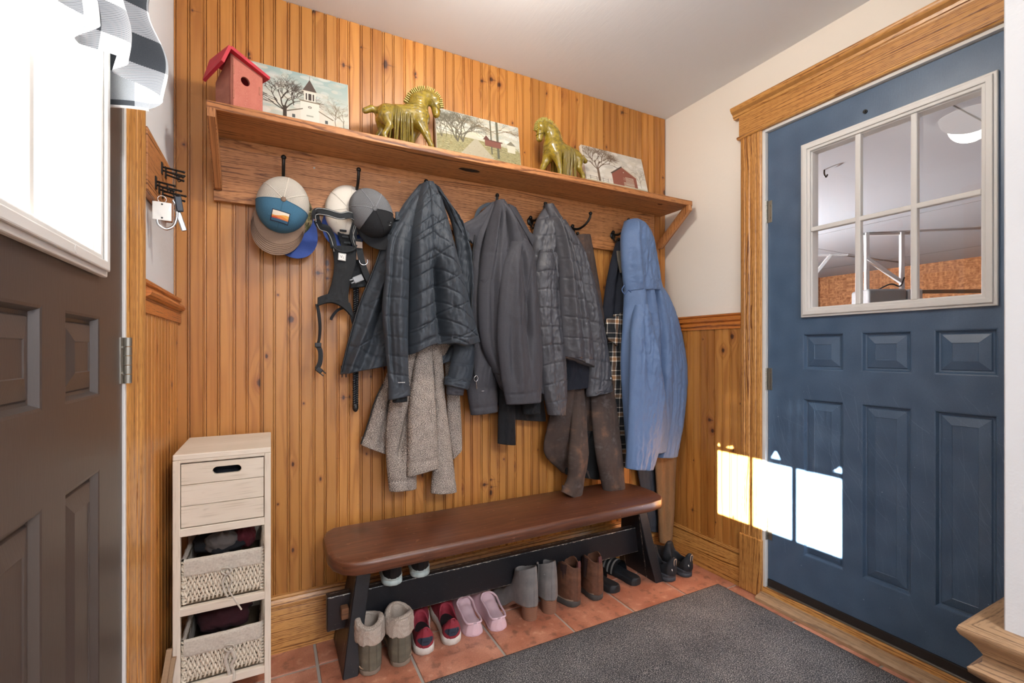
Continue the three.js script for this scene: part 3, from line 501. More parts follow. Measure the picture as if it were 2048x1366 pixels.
const plaidMap = tiled(size(tex(256, 256, (u, v, i, j) => { const band = (t) => (t < 0.3 ? 0 : t < 0.36 ? 2 : t < 0.52 ? 1 : t < 0.58 ? 2 : t < 0.8 ? 0 : t < 0.84 ? 2 : 3), C = [[20, 24, 28], [150, 108, 72], [226, 216, 200], [38, 36, 38]], a = C[band(u)], b = C[band(v)]; return mix3(a, b, (i + j) % 4 < 2 ? 0.6 : 0.4); }), 0.09));
M.flannel = std({ map: plaidMap, roughness: 1 });
M.rain = phy({ map: twillMap([80, 104, 142], [100, 124, 160], 0.04, 6), roughness: 0.62, bumpMap: weave, bumpScale: 0.00015, sheen: 0.15, sheenColor: new THREE.Color(0.6, 0.7, 0.9) });
M.tan = std({ map: twillMap([118, 88, 58], [150, 116, 80], 0.04, 8), roughness: 0.95, bumpMap: weave, bumpScale: 0.0003 });
M.jean = std({ map: twillMap([44, 46, 52], [70, 74, 82], 0.03, 9), roughness: 0.95 });
M.whiteInk = std({ color: 0xe8e8e6, roughness: 0.6 });
function ink(text, w, h, col = '#e6e6e4', font = 'bold 60px sans-serif') {
  const t = canvasTex(512, 96, (c, W, H) => { c.clearRect(0, 0, W, H); c.fillStyle = col; c.font = font; c.textAlign = 'center'; c.textBaseline = 'middle'; c.fillText(text, W / 2, H / 2, W * 0.96); });
  return { geo: new THREE.PlaneGeometry(w, h), mat: std({ map: t, transparent: true, alphaTest: 0.4, roughness: 0.7 }) };
}
const hang = (name, label, cat, px, py, z) => thing(name, label, cat, [0, 0, 0], 0, undefined);

// ---- black quilted puffer over the third hook ----
{
  const t = hang('puffer_jacket', 'black quilted puffer jacket hung over a hook, covering the upper part of a tweed fleece', 'jacket');
  const qb = quilt([vee(0.062, 0.2, 0.42, 0.13), (u, v) => (u - lerp(0.36, 0.44, v)) * 0.22, every(0.115, 0.1, -0.55, 0.02, 3)], 0.0045, 2);
  part('back', cloth({ L: [[843, 368], [828, 420], [817, 480], [816, 560], [814, 640], [813, 712]], R: [[866, 367], [887, 420], [907, 490], [926, 560], [943, 625], [959, 683]], z: 0.135, zt: 0.105, front: 0.075, back: 0.04, nu: 130, nv: 270, folds: [[0.12, 0.1, 0.1, 1.1, 0.09, 0.02], [0.45, 0.42, 0.45, 1.1, 0.07, -0.045], [0.75, 0.72, 0.3, 1.1, 0.14, 0.022], [0.26, 0.24, 0.2, 1.1, 0.05, 0.008]], fn: (u, v, x, y, e) => qb(u, v, x, y, e) - 0.004 * G(v, 0.955, 0.006), wr: 0.9, hemv: (u) => 0.028 * G(u, 0.3, 0.22) + 0.01 * G(u, 0.55, 0.1), seed: 3 }), M.puffer, t);
  const qf = quilt([every(0.078, 0.4, 0.45, 0.03, 5), every(0.14, 0.2, -0.6, 0.02, 8)], 0.004, 6);
  part('front_panel', cloth({ L: [[836, 374], [802, 422], [773, 462], [748, 532], [717, 610], [696, 680], [680, 748]], R: [[850, 371], [836, 430], [826, 500], [822, 560], [815, 620], [802, 680], [776, 730]], z: 0.07, zt: 0.1, front: 0.04, back: 0.03, nu: 90, nv: 210, fn: qf, folds: [[0.5, 0.15, 0.1, 1.1, 0.07, 0.016], [0.62, 0.4, 0.2, 1.1, 0.1, -0.02]], wr: 1.3, seed: 5 }), M.puffer, t);
  part('zip', tube([[838, 372], [804, 421], [775, 461], [750, 531], [719, 609], [698, 680], [682, 745]].map(([a, b]) => P(a, b, 0.085)), 0.0035, 60, 6), M.blackPlastic, t);
  const qs = quilt([every(0.07, 0.3, 0.12, 0.02, 9)], 0.004, 9);
  const sl = part('sleeve', cloth({ L: [[834, 388], [806, 432], [776, 485], [769, 560], [764, 620], [770, 690], [775, 750], [777, 792]], R: [[845, 386], [830, 440], [820, 500], [818, 560], [816, 640], [816, 700], [817, 750], [819, 782]], z: 0.165, zt: 0.115, front: 0.036, back: 0.03, nu: 60, nv: 220, fn: qs, folds: [[0.6, 0.55, 0.2, 1, 0.14, 0.008], [0.25, 0.2, 0.15, 0.9, 0.08, -0.01]], seed: 7 }), M.puffer, t);
  part('cuff', cloth({ L: [[775, 776], [776, 799]], R: [[820, 772], [820, 789]], z: 0.166, front: 0.038, back: 0.032, nu: 30, nv: 12, wr: 0.5, seed: 8 }), M.puffer, sl);
  part('inner_cuff', cloth({ L: [[784, 790], [785, 804]], R: [[815, 786], [815, 802]], z: 0.166, front: 0.03, back: 0.026, nu: 24, nv: 10, seed: 8 }), M.dark, sl);
  const i1 = ink('SPORTSWEAR', 0.034, 0.0064); const p1 = P(803, 765, 0.208); part('cuff_print', i1.geo, i1.mat, sl, p1.toArray()); 
  part('front_panel', cloth({ L: [[868, 369], [902, 440], [916, 540], [918, 650], [880, 728]], R: [[880, 376], [928, 452], [946, 520], [948, 650], [954, 700]], z: 0.075, zt: 0.1, front: 0.03, back: 0.03, nu: 50, nv: 110, fn: qf, folds: [[0.7, 0.6, 0.1, 1, 0.1, 0.014]], wr: 1.2, seed: 11 }), M.puffer, t);
  const s2 = part('sleeve', cloth({ L: [[912, 640], [906, 700], [898, 738], [892, 766]], R: [[944, 640], [948, 700], [945, 744], [937, 776]], z: 0.12, front: 0.034, back: 0.03, nu: 44, nv: 70, fn: qs, seed: 13 }), M.puffer, t);
  part('cuff', cloth({ L: [[891, 755], [888, 768]], R: [[939, 762], [935, 779]], z: 0.12, front: 0.037, back: 0.03, nu: 30, nv: 10, seed: 14 }), M.puffer, s2);
  part('inner_cuff', cloth({ crumple: 0.5, L: [[894, 770], [893, 788]], R: [[930, 774], [926, 790]], z: 0.12, front: 0.028, back: 0.024, nu: 24, nv: 10, seed: 14 }), M.softshell, s2);
  part('collar', cloth({ L: [[838, 369], [806, 410], [790, 440]], R: [[852, 365], [835, 392], [812, 440]], z: 0.1, front: 0.02, back: 0.015, nu: 30, nv: 30, fn: quilt([every(0.03, 0.2, 0.5, 0, 2)], 0.003), seed: 17 }), M.puffer, t);
  part('collar', cloth({ L: [[862, 366], [890, 400], [925, 470]], R: [[872, 368], [908, 420], [940, 484]], z: 0.1, front: 0.018, back: 0.015, nu: 30, nv: 40, fn: quilt([every(0.03, 0.2, -0.5, 0, 2)], 0.003), seed: 18 }), M.puffer, t);
  const i2 = ink('CO', 0.018, 0.008, '#e6e6e4', 'bold 84px sans-serif'); const o2 = part('chest_print', i2.geo, i2.mat, t, P(787, 490, 0.125).toArray());
  o2.rotation.z = 0.25;
}
// ---- tweed fleece under the puffer ----
{
  const t = hang('fleece_jacket', 'grey and beige flecked tweed fleece hanging below the black puffer', 'jacket');
  part('body', cloth({ crumple: 0.25, L: [[846, 384], [818, 480], [808, 580], [800, 720]], R: [[860, 384], [892, 480], [905, 580], [915, 720]], z: 0.06, front: 0.015, back: 0.02, nu: 30, nv: 50, seed: 2 }), M.tweed, t);
  const fp = part('front_panel', cloth({ crumple: 0.25, L: [[792, 690], [765, 770], [751, 800], [737, 845], [722, 889]], R: [[806, 690], [792, 770], [780, 840], [774, 875], [774, 908]], z: 0.05, front: 0.025, back: 0.02, nu: 44, nv: 80, wr: 0.8, folds: [[0.8, 0.75, 0, 1, 0.16, -0.012]], seed: 4, fn: (u, v) => -0.003 * G(v, 0.9, 0.012) }), M.tweed, t);
  part('zip', tube([[766, 768], [751, 799], [737, 844], [722, 888]].map(([a, b]) => P(a, b, 0.058)), 0.003, 24, 6), M.blackPlastic, fp);
  part('sleeve', cloth({ crumple: 0.25, L: [[806, 690], [784, 780], [772, 860], [772, 920], [778, 981]], R: [[838, 690], [832, 780], [832, 860], [833, 920], [833, 975]], z: 0.085, front: 0.032, back: 0.03, nu: 50, nv: 90, wr: 0.8, folds: [[0.95, 0.2, 0.3, 0.8, 0.1, -0.02]], seed: 6, fn: (u, v) => -0.004 * G(v, 0.915, 0.012) }), M.tweed, t);
  part('back', cloth({ crumple: 0.25, L: [[838, 680], [826, 740], [818, 800], [815, 870], [813, 951]], R: [[862, 680], [866, 740], [870, 800], [874, 870], [876, 933]], z: 0.12, zt: 0.09, front: 0.03, back: 0.03, nu: 50, nv: 90, wr: 0.6, pw: 5, seed: 8, fn: (u, v) => -0.004 * G(v, 0.925, 0.01) }), M.tweed, t);
  part('sleeve', cloth({ crumple: 0.25, L: [[858, 690], [866, 740], [868, 800], [868, 880], [861, 985]], R: [[882, 690], [887, 740], [891, 800], [901, 880], [913, 982]], z: 0.085, front: 0.032, back: 0.03, nu: 50, nv: 90, wr: 0.7, seed: 9, fn: (u, v) => -0.004 * G(v, 0.935, 0.01) }), M.tweed, t);
  part('front_panel', cloth({ crumple: 0.25, L: [[888, 700], [892, 780], [896, 850], [906, 918]], R: [[915, 700], [919, 780], [923, 850], [924, 897]], z: 0.05, front: 0.022, back: 0.02, nu: 36, nv: 70, wr: 0.8, seed: 10 }), M.tweed, t);
}
// ---- charcoal softshell ----
{
  const t = hang('softshell_jacket', 'smooth charcoal softshell jacket hung over a hook beside the black puffer', 'jacket');
  const yoke = (vv, k, a) => (u, v) => -0.002 * G(v - k * Math.sin(Math.PI * u), vv, 0.006);
  part('back', cloth({ crumple: 0.5, L: [[990, 402], [975, 450], [962, 520], [955, 600], [962, 690], [985, 745]], R: [[1008, 401], [1030, 438], [1054, 478], [1072, 530], [1080, 640], [1088, 790]], z: 0.12, zt: 0.105, front: 0.055, back: 0.04, nu: 90, nv: 140, wr: 0.7, folds: [[0.32, 0.12, 0.05, 1, 0.05, -0.016], [0.55, 0.5, 0.05, 0.8, 0.05, -0.02], [0.2, 0.28, 0.05, 1, 0.07, 0.012], [0.75, 0.7, 0.1, 0.9, 0.1, 0.014]], seed: 21, fn: yoke(0.36, 0.06) }), M.softshell, t);
  const fl = part('front_panel', cloth({ crumple: 0.5, L: [[985, 408], [952, 468], [941, 520], [938, 600], [940, 700], [933, 770], [941, 829]], R: [[998, 412], [984, 480], [978, 540], [986, 640], [992, 700], [994, 760], [995, 822]], z: 0.075, zt: 0.1, front: 0.035, back: 0.03, nu: 60, nv: 130, wr: 0.8, folds: [[0.5, 0.35, 0.05, 0.6, 0.08, -0.02], [0.7, 0.6, 0.3, 0.9, 0.12, 0.01]], seed: 22, fn: (u, v) => -0.003 * G(v, 0.965, 0.006) - 0.002 * G(v - 0.04 * u, 0.84, 0.008) }), M.softshell, t);
  part('zip', tube([[950, 470], [945, 530], [943, 640], [946, 720], [951, 762]].map(([a, b]) => P(a, b, 0.112)), 0.003, 40, 6), M.blackPlastic, fl);
  part('zip_pull', [tube([[951, 752], [948, 757], [950, 762], [954, 762], [956, 756], [953, 751]].map(([a, b]) => P(a, b, 0.118)), 0.0013, 24, 6, true), cyl(P(952, 763, 0.118).toArray(), P(954, 778, 0.116).toArray(), 0.0012)], M.chrome, fl);
  const i1 = ink('ENTRALL', 0.022, 0.0055); const o = part('hem_print', i1.geo, i1.mat, fl, P(966, 782, 0.1165).toArray()); o.rotation.z = 0.08;
  part('sleeve', cloth({ crumple: 0.5, L: [[1022, 480], [1004, 530], [997, 600], [994, 680], [1000, 742], [1012, 808]], R: [[1045, 474], [1063, 494], [1073, 560], [1079, 640], [1084, 720], [1081, 803]], z: 0.18, zt: 0.15, front: 0.038, back: 0.035, nu: 80, nv: 140, wr: 0.7, folds: [[0.55, 0.75, 0.1, 0.75, 0.06, -0.016], [0.3, 0.4, 0.15, 1, 0.1, 0.01], [0.85, 0.55, 0.3, 0.85, 0.05, -0.012], [0.4, 0.2, 0.45, 0.9, 0.07, -0.008]], seed: 23, fn: (u, v) => -0.003 * G(v, 0.945, 0.006) }), M.softshell, t);
  part('sleeve', cloth({ crumple: 0.5, L: [[960, 560], [975, 640], [984, 730], [1000, 772]], R: [[1000, 560], [1004, 640], [1010, 730], [1016, 786]], z: 0.13, front: 0.03, back: 0.03, nu: 44, nv: 80, wr: 0.8, seed: 24 }), M.softshell, t);
  part('front_panel', cloth({ crumple: 0.5, L: [[1020, 412], [1050, 470], [1070, 540], [1076, 640], [1078, 700], [1080, 800]], R: [[1032, 415], [1063, 472], [1080, 530], [1088, 640], [1092, 720], [1095, 800]], z: 0.09, front: 0.02, back: 0.02, nu: 30, nv: 80, seed: 25 }), M.softshell, t);
  const c1 = part('collar', cloth({ crumple: 0.5, L: [[984, 404], [950, 434], [921, 453], [926, 464]], R: [[1000, 401], [990, 430], [965, 465], [946, 488]], z: 0.095, front: 0.012, back: 0.012, nu: 30, nv: 40, wr: 0.5, seed: 26 }), M.softshell, t);
  part('collar', cloth({ crumple: 0.5, L: [[1016, 408], [1042, 452], [1058, 480], [1066, 494]], R: [[1028, 412], [1056, 460], [1076, 476], [1080, 486]], z: 0.105, front: 0.012, back: 0.012, nu: 24, nv: 40, wr: 0.5, seed: 27 }), M.softshell, t);
  part('hanger_loop', strap([[950, 440, 0.07], [958, 420, 0.075], [972, 410, 0.08], [984, 408, 0.085]], 0.014, 0.004), std({ color: 0x39424b, roughness: 0.8 }), t);
}
{
  const t = hang('black_sweater', 'black knitted sweater hanging mostly hidden below the charcoal softshell', 'sweater');
  part('body', cloth({ crumple: 0.5, L: [[1004, 412], [985, 520], [975, 660], [985, 760], [1002, 836]], R: [[1012, 412], [1050, 520], [1075, 660], [1085, 780], [1092, 842]], z: 0.055, front: 0.022, back: 0.022, nu: 44, nv: 80, seed: 31 }), M.blackKnit, t);
  part('sleeve', cloth({ crumple: 0.5, L: [[1003, 740], [998, 800], [996, 840], [995, 886]], R: [[1030, 740], [1029, 800], [1030, 840], [1031, 889]], z: 0.085, front: 0.028, back: 0.025, nu: 36, nv: 60, seed: 32 }), M.blackKnit, t);
  part('sleeve', cloth({ crumple: 0.5, L: [[1048, 760], [1044, 800], [1046, 828]], R: [[1078, 760], [1080, 800], [1080, 826]], z: 0.12, front: 0.028, back: 0.025, nu: 36, nv: 40, seed: 33 }), M.blackKnit, t);
}
// ---- grey quilted jacket ----
{
  const t = hang('quilted_jacket', 'shiny dark grey quilted jacket with horizontal seams, frayed cuffs, hung between softshell and brown coat', 'jacket');
  const q = quilt([every(0.085, 0.2, 0.12, 0.012, 3)], 0.004, 4), q2 = quilt([every(0.08, 0.55, -0.1, 0.012, 5)], 0.004, 7);
  part('back', cloth({ L: [[1090, 409], [1101, 450], [1114, 520], [1118, 600], [1121, 660], [1125, 712]], R: [[1106, 409], [1131, 455], [1151, 520], [1169, 600], [1181, 665], [1187, 734]], z: 0.15, zt: 0.11, front: 0.05, back: 0.04, nu: 80, nv: 210, fn: q, folds: [[0.3, 0.3, 0.05, 1.1, 0.1, 0.012], [0.62, 0.6, 0.1, 1.1, 0.08, -0.012]], wr: 1.3, seed: 41 }), M.quiltGrey, t);
  part('front_panel', cloth({ L: [[1091, 412], [1072, 442], [1063, 490], [1066, 560], [1072, 640]], R: [[1100, 410], [1106, 460], [1117, 520], [1121, 590], [1124, 660]], z: 0.1, front: 0.04, back: 0.03, nu: 60, nv: 90, fn: q2, folds: [[0.7, 0.6, 0, 0.8, 0.15, 0.015]], wr: 1.8, seed: 42 }), M.quiltGrey, t);
  part('sleeve', cloth({ L: [[1080, 500], [1069, 550], [1071, 620], [1079, 700], [1084, 770], [1096, 829]], R: [[1104, 500], [1114, 550], [1121, 620], [1129, 700], [1133, 770], [1130, 829]], z: 0.145, front: 0.034, back: 0.03, nu: 56, nv: 190, fn: q2, wr: 1.5, seed: 43 }), M.quiltGrey, t);
  part('lining', cloth({ L: [[1126, 690], [1130, 740], [1131, 780]], R: [[1182, 700], [1186, 740], [1182, 774]], z: 0.1, front: 0.02, back: 0.02, nu: 40, nv: 50, seed: 44 }), M.navy, t);
  const s = part('sleeve', cloth({ L: [[1122, 442], [1141, 490], [1156, 560], [1170, 640], [1176, 720], [1172, 790]], R: [[1130, 438], [1163, 490], [1186, 560], [1206, 650], [1219, 730], [1223, 778]], z: 0.11, front: 0.034, back: 0.03, nu: 56, nv: 190, fn: q, wr: 1.5, seed: 45 }), M.quiltGrey, t);
  part('cuff_trim', cloth({ L: [[1172, 782], [1173, 793]], R: [[1223, 768], [1223, 781]], z: 0.11, front: 0.036, back: 0.03, nu: 30, nv: 8, wr: 2, seed: 46 }), M.quiltGrey, s);
  part('zip_pull', ball(...P(1222, 757, 0.15).toArray(), 0.004, 1, 1.6, 0.6), M.chrome, s);
}
// ---- brown suede coat ----
{
  const t = hang('suede_coat', 'worn dark brown suede work coat whose scuffed sleeves reach down to the bench', 'coat');
  part('body', cloth({ L: [[1152, 470], [1148, 560], [1125, 700], [1097, 840], [1088, 905], [1122, 944]], R: [[1180, 470], [1196, 560], [1211, 650], [1223, 740], [1236, 840], [1244, 955]], z: 0.06, front: 0.028, back: 0.025, nu: 70, nv: 130, folds: [[0.6, 0.5, 0.4, 1, 0.15, -0.02], [0.2, 0.15, 0.5, 1, 0.15, 0.015]], seed: 51, hemv: (u) => -0.015 * Math.sin(Math.PI * u) }), M.suede, t);
  part('lining', cloth({ L: [[1140, 860], [1128, 920], [1130, 948]], R: [[1230, 860], [1236, 920], [1240, 962]], z: 0.075, front: 0.025, back: 0.02, nu: 40, nv: 40, seed: 52, folds: [[0.4, 0.4, 0, 1.2, 0.05, -0.01], [0.6, 0.6, 0, 1.2, 0.05, -0.01]] }), M.dark, t);
  part('sleeve', cloth({ L: [[1150, 640], [1146, 720], [1143, 800], [1142, 860], [1137, 920], [1136, 955], [1123, 983]], R: [[1166, 640], [1168, 720], [1170, 800], [1173, 860], [1175, 910], [1167, 960], [1160, 1001]], z: 0.15, zt: 0.07, zr: [0.28, 0.7], front: 0.034, back: 0.03, nu: 50, nv: 110, wr: 1.2, seed: 53 }), M.suede, t);
  part('sleeve', cloth({ L: [[1172, 620], [1176, 700], [1180, 780], [1185, 850], [1192, 910], [1202, 960], [1212, 999]], R: [[1200, 620], [1212, 700], [1226, 780], [1236, 850], [1243, 910], [1247, 960], [1249, 991]], z: 0.155, zt: 0.065, zr: [0.28, 0.7], front: 0.04, back: 0.034, nu: 56, nv: 120, wr: 1.2, seed: 54, fn: (u, v) => -0.006 * G(v + 0.05 * u, 0.93, 0.008) * sm(0.1, 0.3, u) * (1 - sm(0.5, 0.65, u)) }), M.suede, t);
}
// ---- navy jacket and flannel shirt ----
{
  const t = hang('navy_jacket', 'plain navy fabric jacket squeezed between the brown coat and the blue raincoat', 'jacket');
  part('body', cloth({ L: [[1236, 478], [1222, 520], [1209, 585], [1205, 640], [1214, 720], [1228, 820]], R: [[1244, 478], [1248, 540], [1250, 620], [1251, 700], [1252, 760], [1252, 830]], z: 0.06, front: 0.03, back: 0.025, nu: 40, nv: 90, folds: [[0.5, 0.4, 0.1, 1, 0.12, -0.014]], seed: 61 }), M.navy, t);
  part('collar_tab', strap([[1237, 502, 0.095], [1239, 520, 0.1], [1244, 545, 0.1]], 0.022, 0.006), std({ color: 0x5c564c, roughness: 0.9 }), t);
}
{
  const t = hang('flannel_shirt', 'brown, black and white plaid flannel shirt peeking out beside the blue raincoat', 'shirt');
  part('body', cloth({ L: [[1226, 630], [1216, 690], [1224, 760], [1234, 830], [1244, 935]], R: [[1254, 620], [1256, 700], [1258, 760], [1262, 830], [1275, 930]], z: 0.085, front: 0.014, back: 0.014, nu: 30, nv: 80, seed: 63 }), M.flannel, t);
  part('sleeve', cloth({ L: [[1214, 634], [1210, 655], [1216, 680]], R: [[1240, 632], [1236, 660], [1234, 692]], z: 0.105, front: 0.016, back: 0.014, nu: 24, nv: 30, seed: 64 }), M.flannel, t);
}
// ---- blue raincoat ----
{
  const t = hang('rain_jacket', 'light blue hooded rain jacket hung by its hood next to the end bracket', 'jacket');
  const line = (vv, k) => (u, v) => -0.0022 * G(v + k * (u - 0.5), vv, 0.005);
  part('hood', cloth({ crumple: 1.3, L: [[1254, 440], [1244, 468], [1243, 510], [1246, 552], [1250, 582]], R: [[1272, 440], [1298, 464], [1310, 510], [1317, 552], [1320, 581]], z: 0.135, zt: 0.115, front: 0.06, back: 0.045, hem: 0.001, nu: 70, nv: 100, wr: 1.1, folds: [[0.25, 0.2, 0, 1, 0.09, 0.012], [0.85, 0.85, 0.2, 1, 0.06, -0.012]], seed: 71, fn: (u, v) => line(0.2, 0.02)(u, v) - 0.004 * G(u, 0.1, 0.025) * N(v * 30, 2) }), M.rain, t);
  part('drawcord', tube([[1249, 570], [1244, 580], [1250, 588], [1256, 580], [1262, 584]].map(([a, b]) => P(a, b, 0.185)), 0.0028, 30, 6), std({ color: 0x46608a, roughness: 0.7 }), t);
  part('back', cloth({ crumple: 1.3, L: [[1250, 560], [1246, 640], [1241, 720], [1245, 800], [1254, 905]], R: [[1317, 560], [1340, 640], [1352, 720], [1346, 800], [1330, 900]], z: 0.13, front: 0.062, back: 0.045, nu: 90, nv: 140, wr: 1, folds: [[0.66, 0.6, -0.1, 0.9, 0.05, -0.03], [0.2, 0.2, 0, 1, 0.1, 0.014], [0.4, 0.42, -0.1, 0.4, 0.05, -0.014]], seed: 72, fn: line(0.22, 0.05) }), M.rain, t);
  part('sleeve', cloth({ crumple: 1.3, L: [[1270, 610], [1262, 660], [1260, 720], [1258, 790], [1255, 860], [1252, 936]], R: [[1292, 608], [1304, 660], [1317, 720], [1329, 790], [1328, 850], [1304, 938]], z: 0.205, zt: 0.175, front: 0.042, back: 0.035, nu: 70, nv: 140, wr: 1.6, folds: [[0.8, 0.75, 0.2, 0.8, 0.1, 0.01], [0.4, 0.45, 0.1, 0.6, 0.06, -0.008]], seed: 73, fn: (u, v) => line(0.18, 0.05)(u, v) + 0.005 * G(v, 0.95, 0.04) * N(u * 14, v * 6, 3) - 0.006 * G(v - 0.25 * (u - 0.8), 0.52, 0.012) * sm(0.55, 0.8, u) }), M.rain, t);
  part('sleeve', cloth({ crumple: 1.3, L: [[1302, 578], [1308, 650], [1318, 720], [1325, 790], [1322, 860], [1314, 914]], R: [[1324, 576], [1347, 622], [1363, 680], [1371, 742], [1366, 820], [1350, 910]], z: 0.135, front: 0.045, back: 0.04, nu: 60, nv: 130, wr: 0.9, seed: 74, fn: (u, v) => line(0.2, -0.05)(u, v) + 0.004 * G(v, 0.95, 0.04) * N(u * 14, v * 6, 8) }), M.rain, t);
}
// ---- trousers under the raincoat ----
{
  const t = hang('tan_trousers', 'tan canvas trousers hanging down beside the right end of the bench', 'trousers');
  part('leg', cloth({ crumple: 0.5, L: [[1296, 580], [1304, 700], [1308, 900], [1313, 980], [1317, 1040], [1319, 1084]], R: [[1318, 580], [1340, 700], [1352, 900], [1349, 960], [1346, 1020], [1343, 1086]], z: 0.075, front: 0.03, back: 0.025, nu: 50, nv: 150, folds: [[0.3, 0.35, 0.4, 1, 0.12, -0.012]], wr: 1.2, seed: 81 }), M.tan, t);
}
{
  const t = hang('dark_trousers', 'dark grey denim trousers hanging behind the right end of the bench', 'trousers');
  part('leg', cloth({ L: [[1262, 580], [1262, 760], [1268, 900], [1282, 980], [1292, 1030], [1300, 1062]], R: [[1290, 580], [1300, 760], [1316, 900], [1318, 980], [1320, 1030], [1322, 1064]], z: 0.032, front: 0.014, back: 0.014, nu: 40, nv: 110, folds: [[0.5, 0.5, 0.3, 1, 0.05, 0.005]], seed: 82 }), M.jean, t);
}
// ---------- birdhouse ----------
function solid(pts, faces) { const p = []; for (const f of faces) for (let k = 1; k < f.length - 1; k++) p.push(...pts[f[0]], ...pts[f[k]], ...pts[f[k + 1]]); const g = new THREE.BufferGeometry(); g.setAttribute('position', new THREE.Float32BufferAttribute(p, 3)); g.computeVertexNormals(); return boxUV(g, 'y', 0.1, 0.2); }
function slab(a, b, c, d, th) {                            // quad a b c d with thickness along its normal
  const A = new THREE.Vector3(...a), n = new THREE.Vector3(...b).sub(A).cross(new THREE.Vector3(...d).sub(A)).normalize().multiplyScalar(th), up = (q) => [q[0] + n.x, q[1] + n.y, q[2] + n.z];
  return solid([a, b, c, d, up(a), up(b), up(c), up(d)], [[0, 3, 2, 1], [4, 5, 6, 7], [0, 1, 5, 4], [1, 2, 6, 5], [2, 3, 7, 6], [3, 0, 4, 7]]);
}
{
  const paint = (c1, c2, c3, s) => size(tex(256, 256, (u, v) => { const n = fbm(u * 4, v * 9, s, 4), m = N(u * 60, v * 160, s); let c = mix3(c1, c2, clamp(0.5 + n)); return mix3(c, c3, clamp(sm(0.15, 0.6, m * 0.7 + n * 0.5)) * 0.7); }), 0.2);
  const body = std({ map: paint([190, 118, 102], [174, 98, 84], [204, 154, 132], 3), roughness: 0.85 }), roof = std({ map: paint([198, 36, 58], [172, 26, 46], [150, 92, 74], 5), roughness: 0.65 }), side = std({ map: paint([178, 116, 98], [160, 98, 80], [130, 96, 82], 8), roughness: 0.9 });
  const t = thing('birdhouse', 'small wooden birdhouse with faded pink walls and a red roof', 'birdhouse', [0.172, SH.top, 0.185], 0.5);
  const s = 0.098, hA = 0.176, hB = 0.148, hC = 0.115;                    // near edge A, right B, left C, rear D (local: right face along +x, left face along -z)
  const c = poly([[0, 0], [s, 0], [s, hB], [0, hA]]); const h = new THREE.Path(); h.absellipse(0.044, 0.108, 0.0135, 0.0135, 0, Math.PI * 2); c.holes.push(h);
  part('front', boxUV(plate(c, 0.008, 0.0006, 1, 24).translate(0, 0, -0.008), 'x', 0, 0), body, t);
  part('side', solid([[0, 0, 0], [0, 0, -s], [0, hC, -s], [0, hA, 0], [0.008, 0, 0], [0.008, 0, -s], [0.008, hC, -s], [0.008, hA, 0]], [[0, 3, 2, 1], [4, 5, 6, 7], [0, 1, 5, 4], [3, 7, 6, 2], [0, 4, 7, 3], [1, 2, 6, 5]]), side, t);
  part('back', solid([[s, 0, 0], [s, 0, -s], [s, 0.14, -s], [s, hB, 0], [0, 0, -s], [0, hC, -s]], [[0, 1, 2, 3], [1, 4, 5, 2]]), side, t);
  part('roof_panel', slab([-0.008, hA + 0.001, 0.02], [s + 0.016, hB - 0.004, 0.012], [s + 0.016, hB - 0.004, -s - 0.012], [-0.008, hA + 0.001, -s - 0.01], 0.01), roof, t);
  part('roof_panel', slab([-0.006, hA + 0.006, 0.02], [-0.006, hA + 0.004, -s - 0.008], [-0.026, hC - 0.008, -s - 0.008], [-0.024, hC + 0.014, 0.012], 0.009), roof, t);
  for (const [x, y] of [[0.006, 0.115], [0.006, 0.04], [s - 0.012, 0.085], [s - 0.012, 0.012]]) part('joint', bx(x, x + 0.005, y, y + 0.026, -0.002, 0.0012, 0.0005), side, t);
}
// ---------- three canvas prints ----------
function branch(c, x, y, a, l, w, d, col) {
  if (d === 0 || w < 0.25) return; const x2 = x + Math.cos(a) * l, y2 = y - Math.sin(a) * l; c.strokeStyle = col; c.lineWidth = w; c.beginPath(); c.moveTo(x, y); c.quadraticCurveTo(x + Math.cos(a + 0.2) * l * 0.5, y - Math.sin(a + 0.2) * l * 0.5, x2, y2); c.stroke();
  const n = d > 4 ? 3 : 2; for (let k = 0; k < n; k++) branch(c, lerp(x, x2, R(0.6, 1)), lerp(y, y2, R(0.6, 1)), a + R(-0.75, 0.75), l * R(0.58, 0.82), w * 0.62, d - 1, col);
}
function speckle(c, w, h, n, cols, y0, y1, r) { for (let k = 0; k < n; k++) { c.fillStyle = cols[Math.floor(R(0, cols.length))]; c.globalAlpha = R(0.1, 0.45); c.beginPath(); c.ellipse(R(0, w), lerp(y0, y1, R()), R(r * 0.4, r), R(r * 0.2, r * 0.6), 0, 0, 7); c.fill(); } c.globalAlpha = 1; }
function sky(c, w, h, top, bot) { const g = c.createLinearGradient(0, 0, 0, h); g.addColorStop(0, top); g.addColorStop(1, bot); c.fillStyle = g; c.fillRect(0, 0, w, h); }
